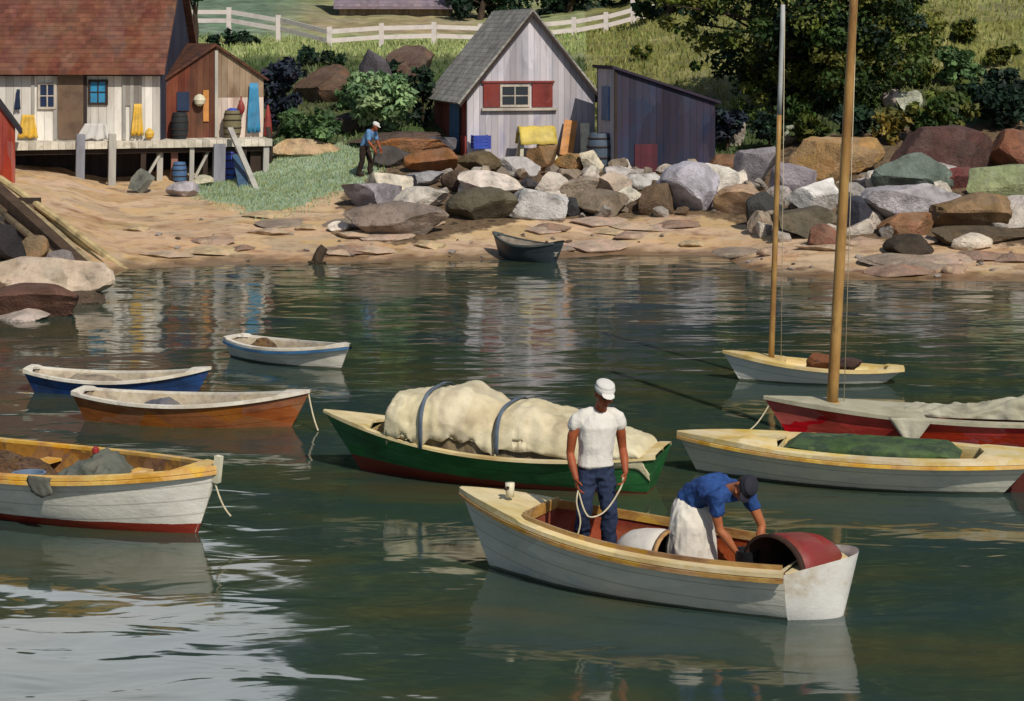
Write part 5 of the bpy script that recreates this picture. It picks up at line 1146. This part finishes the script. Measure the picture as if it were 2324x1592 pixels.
# ---------------------------------------------------------------- people
SKIN = mat('tanned_skin', ['7a3c22', '8f4a2c', 'a05634'], 6, .55, .12, bscale=60, dist=.004)
SKIN2 = mat('fair_tanned_skin', ['8a4e30', 'a0603c', 'ad6c46'], 6, .55, .12, bscale=60, dist=.004)
EYE_M = mat('dark_eye', ['120d0a', '1a1410'], 1, .3, 0); HAIR = mat('dark_hair', ['1e1712', '2a2019'], 20, .8, .4); HAIRW = mat('white_hair', ['b8b4ac', 'd0ccc4'], 20, .8, .4)
class Clay:
    """closed lumps that a voxel remesh fuses into one continuous skin"""
    def __init__(s): s.mb = MB()
    def limb(s, pts, rs, n=14):
        """tapered limb with rounded ends"""
        pts = [Vector(p) for p in pts]; d0 = (pts[0] - pts[1]).normalized(); d1 = (pts[-1] - pts[-2]).normalized()
        P_ = [pts[0] + d0 * rs[0] * .95, pts[0] + d0 * rs[0] * .6] + pts + [pts[-1] + d1 * rs[-1] * .6, pts[-1] + d1 * rs[-1] * .95]
        R_ = [rs[0] * .3, rs[0] * .8] + list(rs) + [rs[-1] * .8, rs[-1] * .3]
        s.mb.tube(P_, R_, n); return s
    def ell(s, c, r, M=None, n=12):
        rings = []; c = Vector(c)
        for i in range(1, n):
            a = math.pi * i / n; ring = []
            for k in range(18):
                b = 2 * math.pi * k / 18; v = Vector((r[0] * math.sin(a) * math.cos(b), r[1] * math.sin(a) * math.sin(b), -r[2] * math.cos(a)))
                ring.append(c + (M @ v if M is not None else v))
            rings.append(ring)
        s.mb.rings(rings); return s
    def torso(s, secs, n=20):
        """secs: (centre, half width, half depth, side vector, front vector)"""
        rings = []
        def ring(c, w, d, sd, fr): return [Vector(c) + Vector(sd) * (w * math.copysign(abs(math.cos(a)) ** .85, math.cos(a))) + Vector(fr) * (d * math.copysign(abs(math.sin(a)) ** .85, math.sin(a))) for a in [2 * math.pi * k / n for k in range(n)]]
        c, w, d, sd, fr = secs[0]; rings.append(ring(Vector(c) * 1.0 + (Vector(c) - Vector(secs[1][0])).normalized() * d * .4, w * .6, d * .6, sd, fr))
        for q in secs: rings.append(ring(*q))
        c, w, d, sd, fr = secs[-1]; rings.append(ring(Vector(c) + (Vector(c) - Vector(secs[-2][0])).normalized() * d * .4, w * .6, d * .6, sd, fr))
        s.mb.rings(rings); return s
    def fuse(s, voxel, smooth=6, wrinkle=0, wscale=9, seed=0, wdir=(1, 1, 1)):
        me = s.mb.mesh(uv=False); o = bpy.data.objects.new('tmp', me); COL.objects.link(o)
        r = o.modifiers.new('r', 'REMESH'); r.mode = 'VOXEL'; r.voxel_size = voxel; r.use_smooth_shade = True
        m = o.modifiers.new('s', 'SMOOTH'); m.iterations = smooth; m.factor = .5
        dg = bpy.context.evaluated_depsgraph_get(); out = bpy.data.meshes.new_from_object(o.evaluated_get(dg))
        bpy.data.objects.remove(o); bpy.data.meshes.remove(me)
        if wrinkle:
            nn = [v.normal.copy() for v in out.vertices]
            for v, n in zip(out.vertices, nn):
                q = Vector((v.co.x * wdir[0], v.co.y * wdir[1], v.co.z * wdir[2])) * wscale + Vector((seed, 0, 0))
                v.co += n * wrinkle * (.6 * noise.noise(q) + .5 * (.45 - 2 * abs(noise.noise(q * 1.5 + Vector((3, 1, 7))))) + .2 * noise.noise(q * 3.1))
        out.shade_smooth(); return out
def join_meshes(a, b):
    bm = bmesh.new(); bm.from_mesh(a); bm.from_mesh(b); bm.to_mesh(a); bm.free(); a.shade_smooth(); return a
def hand(c, wrist, d, palm, thumb, curl=.5, k=1.0):
    """palm and five fingers; d along the hand, palm the way the palm faces, thumb the side the thumb leaves from"""
    d = Vector(d).normalized(); palm = Vector(palm); palm = (palm - d * palm.dot(d)).normalized(); th = Vector(thumb); th = (th - d * th.dot(d) - palm * th.dot(palm)).normalized()
    w = Vector(wrist)
    M = Matrix((th, palm, d)).transposed()
    c.ell(w + d * .045 * k, (.042 * k, .017 * k, .052 * k), M)
    for i, (o, L) in enumerate(((.031, .075), (.011, .085), (-.010, .078), (-.030, .060))):
        b = w + d * .082 * k + th * o * k; pts = [b - d * .02 * k, b]; dirn = d.copy(); q = b
        for j, f in enumerate((.45, .32, .23)):
            a = curl * (.55 + .5 * j) * (1 + .12 * i); dirn = (d * math.cos(a) + palm * math.sin(a)).normalized(); q = q + dirn * L * f * k; pts.append(q)
        c.limb(pts, [.0095 * k, .0095 * k, .0088 * k, .008 * k, .0068 * k], 8)
    b = w + d * .022 * k + th * .036 * k; t1 = b + (d * .55 + th * .7 + palm * .35).normalized() * .038 * k; t2 = t1 + (d * .8 + th * .15 + palm * .55).normalized() * .03 * k
    c.limb([w + d * .012 * k + th * .018 * k, b, t1, t2], [.013 * k, .0115 * k, .0098 * k, .0078 * k], 8)
def head(c, ctr, M, k=1.0):
    """face towards -y of M"""
    def q(x, y, z): return Vector(ctr) + M @ (Vector((x, y, z)) * k)
    c.ell(q(0, .012, .025), (.076 * k, .094 * k, .098 * k), M); c.ell(q(0, -.018, -.045), (.060 * k, .068 * k, .078 * k), M); c.ell(q(0, -.055, -.095), (.030 * k, .026 * k, .024 * k), M)
    c.limb([q(0, -.082, .018), q(0, -.098, -.012), q(0, -.107, -.034)], [.011 * k, .013 * k, .0155 * k], 8)
    for s in (-1, 1):
        c.ell(q(.014 * s, -.094, -.036), (.010 * k, .010 * k, .008 * k), M); c.ell(q(.032 * s, -.078, .024), (.026 * k, .012 * k, .008 * k), M)
        c.ell(q(.045 * s, -.058, -.03), (.024 * k, .024 * k, .02 * k), M); c.ell(q(.079 * s, .012, -.008), (.011 * k, .022 * k, .034 * k), M)
    c.ell(q(0, -.081, -.066), (.024 * k, .012 * k, .007 * k), M); c.ell(q(0, -.079, -.077), (.02 * k, .012 * k, .008 * k), M)
    return q
def eyes(q, root, M, k=1.0):
    for s in (-1, 1):
        c = Clay(); c.ell(q(.031 * s, -.079, .004), (.014 * k, .008 * k, .007 * k), M, 6); me = c.mb.mesh(); me.shade_smooth(); link('eye', me, EYE_M, root)
def capmesh(q, M, k=1.0, brim=True, puff=1.0):
    c = Clay(); c.ell(q(0, .012, .062), (.092 * k * puff, .108 * k * puff, .066 * k), M)
    c.ell(q(0, .016, .10), (.086 * k * puff, .100 * k * puff, .036 * k), M)
    if brim: c.ell(q(0, -.098, .048), (.066 * k, .06 * k, .010 * k), M @ Matrix.Rotation(rad(14), 3, 'X'))
    return c.fuse(.006, 3)
rot = lambda ax, a: Matrix.Rotation(rad(a), 3, ax)
# --- standing fisherman in white (x to the right in the picture, y away, z up from his feet)
t_m = .412; Rm = bM.w(t_m, .0, .235)
man = empty('person', Rm, label='man in white cap, sleeveless white shirt and dark blue trousers standing in the motor skiff', cat='person')
sx, sy = Vector((.985, .17, 0)), Vector((-.17, .985, 0))      # his body is turned a little
def m3(x, y, z): return sx * x + sy * y + Vector((0, 0, z))
Mh = rot('Z', 16) @ rot('X', 20) @ rot('Y', 4)
hc = m3(.07, -.085, 1.655)
c = Clay(); qh = head(c, hc, Mh, 1.06)
c.limb([m3(.04, -.0, 1.44), m3(.06, -.05, 1.60)], [.066, .058])
c.torso([(m3(0, .01, .93), .14, .10, sx, sy), (m3(0, .0, 1.06), .13, .095, sx, sy), (m3(.005, -.01, 1.2), .15, .105, sx, sy), (m3(.015, -.015, 1.34), .16, .105, sx, sy), (m3(.025, -.01, 1.42), .12, .07, sx, sy)])
eL, wL = m3(-.255, .02, 1.06), m3(-.225, -.13, .835)
eR, wR = m3(.285, .03, 1.09), m3(.275, -.14, .885)
c.limb([m3(-.17, 0, 1.385), m3(-.235, .01, 1.24), eL, m3(-.25, -.04, .98), wL], [.058, .053, .042, .045, .028]); c.limb([m3(.21, 0, 1.385), m3(.262, .02, 1.26), eR, m3(.285, -.04, 1.01), wR], [.058, .053, .042, .045, .028])
for s, (kx, ky), (fx, fy) in ((-1, (-.135, -.06), (-.15, .02)), (1, (.125, -.05), (.15, .04))):
    c.limb([m3(.085 * s, 0, .88), m3(kx, ky, .48), m3(fx, fy, .09)], [.088, .058, .042]); c.limb([m3(fx, fy + .02, .05), m3(fx, fy - .15, .04)], [.042, .036])
body = c.fuse(.008, 5)
c = Clay(); hand(c, wL, (.12, -.3, -1), (1, .2, 0), (.1, -1, 0), .75, 1.05); hand(c, wR, (-.2, -.5, -1), (-1, .1, .1), (.1, -1, 0), .8, 1.05)
join_meshes(body, c.fuse(.0042, 2)); link('body', body, SKIN, man); eyes(qh, man, Mh, 1.06)
c = Clay(); SH = [(m3(0, -.0, .945), .186, .148, sx, sy), (m3(0, -.01, 1.06), .170, .130, sx, sy), (m3(.005, -.015, 1.2), .185, .136, sx, sy), (m3(.015, -.02, 1.33), .195, .135, sx, sy), (m3(.025, -.012, 1.425), .165, .10, sx, sy), (m3(.028, -.015, 1.475), .09, .07, sx, sy)]
c.torso(SH); c.limb([m3(-.02, 0, 1.475), m3(-.11, 0, 1.445), m3(-.185, .002, 1.395), m3(-.212, .006, 1.35)], [.05, .068, .08, .076]); c.limb([m3(.08, 0, 1.475), m3(.16, 0, 1.445), m3(.226, .004, 1.395), m3(.247, .01, 1.35)], [.05, .068, .08, .076])
link('shirt', c.fuse(.009, 5, .015, 7, 3, (1, 1, .55)), mat('white_cotton', ['c4c0b8', 'd6d2ca', 'cfcac0'], 4, .85, .3, bscale=40), man)
c = Clay(); c.torso([(m3(0, .0, .84), .165, .125, sx, sy), (m3(0, .0, .93), .170, .127, sx, sy), (m3(0, .0, 1.01), .160, .122, sx, sy)])
for s, (kx, ky), (fx, fy) in ((-1, (-.135, -.06), (-.15, .02)), (1, (.125, -.05), (.15, .04))):
    c.limb([m3(.088 * s, 0, .87), m3(kx, ky, .48), m3(fx, fy, .1)], [.108, .083, .078])
link('trousers', c.fuse(.009, 4, .024, 8, 5, (.8, .8, 1.1)), mat('dark_blue_denim', ['161d30', '222c44', '2a3650', '1b2032'], 3, .9, .4, bscale=50), man)
c = Clay(); c.torso([(m3(0, 0, .985), .160, .116, sx, sy), (m3(0, 0, 1.015), .158, .115, sx, sy)]); link('belt', c.fuse(.008, 2), DARK_W, man)
for fx, fy in ((-.15, .02), (.15, .04)):
    c = Clay(); c.limb([m3(fx, fy + .03, .06), m3(fx, fy - .16, .045)], [.06, .048]); link('boot', c.fuse(.008, 3), DARKIN, man)
link('cap', capmesh(qh, Mh, 1.06, True, 1.06), mat('white_cap', ['c8c6c0', 'd8d5ce'], 6, .85, .2), man)
c = Clay(); c.ell(qh(0, .035, .0), (.086, .085, .07), Mh); link('hair', c.fuse(.008, 3, .004, 40), HAIR, man)
hR = Rm + wR * 1.03 + Vector((-.03, -.06, -.09)); hL = Rm + wL * 1.03 + Vector((.02, -.05, -.10))
pts = [hR + Vector((.0, 0, .06)), hR]
for i in range(1, 12):
    f = i / 12; q = hR.lerp(Rm + m3(-.13, -.26, .50), f); q.z -= .10 * math.sin(math.pi * f); q.y -= .04; pts.append(q)
for i in range(0, 12):
    f = i / 11; q = (Rm + m3(-.13, -.26, .50)).lerp(hL, f); q.z -= .05 * math.sin(math.pi * f); q.x -= .0; pts.append(q)
for i in range(1, 14): f = i / 13; q = hL + Vector((-.02 * math.sin(f * 9), -.03 - .02 * f, -.60 * f)); pts.append(q)
MB().tube(pts, .009, 7).build('rope', ROPE, smooth=True, label='thin pale rope looping between the hands of the man in white', cat='rope')
man.scale = (1.03, 1.03, 1.03)
# --- stooping fisherman in blue
Rb = bM.w(.70, .02, .235)
mb_ = empty('person', Rb, label='man in dark cap, blue shirt and white apron bending over in the motor skiff', cat='person')
sd = Vector((.90, .42, .06)).normalized(); up_ = Vector((.52, -.46, .56)).normalized(); fr_ = sd.cross(up_).normalized()     # across the shoulders, along the spine
up_ = fr_.cross(sd).normalized() * 1; fr_ = fr_ if fr_.z > 0 else -fr_
def zpx(y): return 5.6 - (y - 89) / 225.7 - .235
hip = Vector((-.05, .08, .66)); waist = Vector((.03, -.0, .80)); chest = Vector((.20, -.13, .885)); shl = Vector((.33, -.20, .84)); 
c = Clay()
Mb = Matrix.Identity(3)
fy = Vector((-.28, -.52, -.80)).normalized()      # where the face looks
crown = Vector((.62, -.48, .55)); crown = (crown - fy * crown.dot(fy)).normalized(); xs = (-fy).cross(crown).normalized()
Mb = Matrix((xs, -fy, crown)).transposed()
hcb = Vector((.435, -.33, .915))
qb = head(c, hcb, Mb, 1.04)
c.limb([shl + Vector((-.02, 0, .02)), hcb + Vector((-.04, .03, -.0))], [.068, .06])
TS = [(hip, .145, .11, sd, fr_), (waist, .14, .105, sd, fr_), (chest, .16, .105, sd, fr_), (shl, .14, .07, sd, fr_)]
c.torso(TS)
shR, shL = shl - sd * .18 + Vector((-.01, 0, -.03)), shl + sd * .185 - Vector((0, 0, .03))
eR2, wR2 = Vector((.20, -.30, .49)), Vector((.36, -.33, .285)); eL2, wL2 = Vector((.64, -.15, .50)), Vector((.585, -.25, .285))
c.limb([shR, shR.lerp(eR2, .5) + Vector((-.01, 0, 0)), eR2, eR2.lerp(wR2, .35) + Vector((.01, 0, 0)), wR2], [.056, .054, .044, .047, .029]); c.limb([shL, shL.lerp(eL2, .5), eL2, eL2.lerp(wL2, .35), wL2], [.056, .054, .044, .047, .029])
kn = ((-.17, -.10, .40), (.10, .02, .40)); ft = ((-.20, .02, .06), (.10, .12, .06))
for s, k_, f_ in ((-1, kn[0], ft[0]), (1, kn[1], ft[1])):
    c.limb([hip + sd * .09 * s - Vector((0, 0, .02)), k_, f_], [.09, .06, .045]); c.limb([Vector(f_) + Vector((0, .03, 0)), Vector(f_) + Vector((.05, -.15, -.01))], [.045, .038])
body = c.fuse(.008, 5)
c = Clay(); hand(c, wR2, (.75, .1, -.7), (.4, .3, .3), (.3, -1, .2), .7, 1.05); hand(c, wL2, (-.5, -.2, -.85), (-.8, .1, .3), (.2, -1, .1), .7, 1.05)
join_meshes(body, c.fuse(.0042, 2)); link('body', body, SKIN2, mb_); eyes(qb, mb_, Mb, 1.04)
c = Clay(); c.torso([(hip.lerp(waist, .35), .172, .142, sd, fr_), (waist, .172, .142, sd, fr_), (chest, .20, .15, sd, fr_), (shl, .185, .11, sd, fr_), (shl + up_ * .05, .09, .07, sd, fr_)])
c.limb([shR + sd * .08 + Vector((0, 0, .03)), shR + Vector((0, 0, .01)), shR.lerp(eR2, .42)], [.09, .092, .075]); c.limb([shL - sd * .08 + Vector((0, 0, .03)), shL + Vector((0, 0, .01)), shL.lerp(eL2, .36)], [.09, .092, .075])
link('shirt', c.fuse(.009, 4, .026, 7, 8, (1, 1, 1)), mat('blue_shirt', ['14264e', '1c3668', '284a84', '182c56'], 3, .85, .35, bscale=50), mb_)
c = Clay(); c.torso([(hip - Vector((0, 0, .03)), .18, .15, sd, fr_), (hip, .17, .13, sd, fr_)])
for s, k_, f_ in ((-1, kn[0], ft[0]), (1, kn[1], ft[1])): c.limb([hip + sd * .09 * s - Vector((0, 0, .02)), k_, f_], [.115, .095, .095])
link('trousers', c.fuse(.009, 4, .018, 7, 2), mat('white_oilcloth', ['9a98a0', 'b8b3b0', 'c6c0b4', 'a8a4a8'], 3, .75, .3, bscale=30), mb_)
c = Clay(); dn = Vector((0, 0, 1)); sh_ = Vector((sd.x, sd.y, 0)).normalized(); fh_ = Vector((-sh_.y, sh_.x, 0))
c.torso([(waist - up_ * .05, .165, .135, sd, fr_), (hip + Vector((.0, -.03, .0)), .205, .185, sd, fh_), (Vector((-.05, -.02, .50)), .225, .20, sh_, fh_), (Vector((-.05, -.04, .28)), .25, .22, sh_, fh_), (Vector((-.05, -.05, .12)), .262, .235, sh_, fh_)])
link('apron', c.fuse(.010, 4, .034, 6.5, 12, (1, 1, .35)), mat('white_apron', ['b4aca4', 'cac2b4', 'd2ccbe', 'a4a2aa'], 3, .8, .3, patch=.15, pscale=3), mb_)
for k_, f_ in zip(kn, ft):
    c = Clay(); c.limb([Vector(f_) + Vector((0, .04, 0)), Vector(f_) + Vector((.05, -.17, -.005))], [.062, .05]); link('boot', c.fuse(.008, 3), DARKIN, mb_)
link('cap', capmesh(qb, Mb, 1.04, True, 1.05), mat('black_cap', ['1a1a22', '24242e', '2c2c36'], 6, .8, .2), mb_)
c = Clay(); c.ell(qb(0, .035, .0), (.086, .085, .07), Mb); link('hair', c.fuse(.008, 3, .004, 40), HAIR, mb_)
# --- stooping figure on the shore, walking to the right
g = ground_at(828, 401); gz_ = g
ps = empty('person', g, label='small stooping figure in light blue shirt, dark trousers and white cap on the shore', cat='person')
f2 = Vector((.93, -.37, 0)); s2 = Vector((.37, .93, 0))     # forward, towards his left
def p3(f, s, z): return f2 * f + s2 * s + Vector((0, 0, z))
hip, waist, chest, shl = p3(-.02, 0, .88), p3(.03, 0, 1.02), p3(.15, 0, 1.22), p3(.22, 0, 1.35)
fv = (f2 * .75 - Vector((0, 0, .35))).normalized()
fyv = Vector((.82, -.42, -.42)).normalized(); cr = Vector((.3, -.1, .9)); cr = (cr - fyv * cr.dot(fyv)).normalized(); Ms = Matrix(((-fyv).cross(cr).normalized(), -fyv, cr)).transposed()
c = Clay(); hs = p3(.36, 0, 1.50); qs = head(c, hs, Ms, 1.03); c.limb([shl, p3(.31, 0, 1.42)], [.065, .058])
c.torso([(hip, .15, .11, s2, f2), (waist, .145, .11, s2, f2), (chest, .175, .12, s2, fv), (shl, .16, .09, s2, fv)])
arms = []
for s in (-1, 1):
    sh = shl + s2 * .185 * s; e_ = p3(.27 + .03 * s, .23 * s, 1.05); w_ = p3(.42, .2 * s, .83); arms.append((sh, e_, w_)); c.limb([sh, sh.lerp(e_, .5), e_, e_.lerp(w_, .35), w_], [.064, .053, .042, .044, .028])
legs = [(p3(-.02, -.1, .84), p3(-.04, -.11, .46), p3(-.16, -.12, .08)), (p3(0, .1, .84), p3(.14, .1, .45), p3(.12, .1, .08))]
for a, b, d in legs: c.limb([a, b, d], [.09, .06, .045]); c.limb([d, d + f2 * .15 - Vector((0, 0, .03))], [.045, .036])
body = c.fuse(.01, 4); c = Clay()
for s, (sh, e_, w_) in zip((-1, 1), arms): hand(c, w_, (f2 * .3 - Vector((0, 0, 1))), s2 * -s, f2, .5, 1.0)
join_meshes(body, c.fuse(.0055, 2)); link('body', body, SKIN, ps); eyes(qs, ps, Ms, 1.03)
c = Clay(); c.torso([(hip.lerp(waist, .3), .165, .128, s2, f2), (waist, .165, .128, s2, f2), (chest, .195, .14, s2, fv), (shl, .175, .105, s2, fv)])
for sh, e_, w_ in arms: c.limb([sh, sh.lerp(e_, .75)], [.082, .068])
link('shirt', c.fuse(.011, 4, .012, 8, 4), mat('light_blue_shirt', ['4a6e98', '5f86b0', '6c92b8'], 3, .85, .3), ps)
c = Clay(); c.torso([(hip - Vector((0, 0, .05)), .165, .125, s2, f2), (hip, .168, .127, s2, f2), (waist, .158, .12, s2, f2)])
for a, b, d in legs: c.limb([a, b, d], [.108, .085, .08])
link('trousers', c.fuse(.011, 4, .014, 7, 6), mat('brown_black_trousers', ['1e1814', '2c221c', '382a20'], 3, .9, .4), ps)
for a, b, d in legs: c = Clay(); c.limb([d, d + f2 * .17 - Vector((0, 0, .03))], [.058, .046]); link('boot', c.fuse(.01, 3), DARKIN, ps)
link('cap', capmesh(qs, Ms, 1.03, True, 1.05), bpy.data.materials['white_cap'], ps)
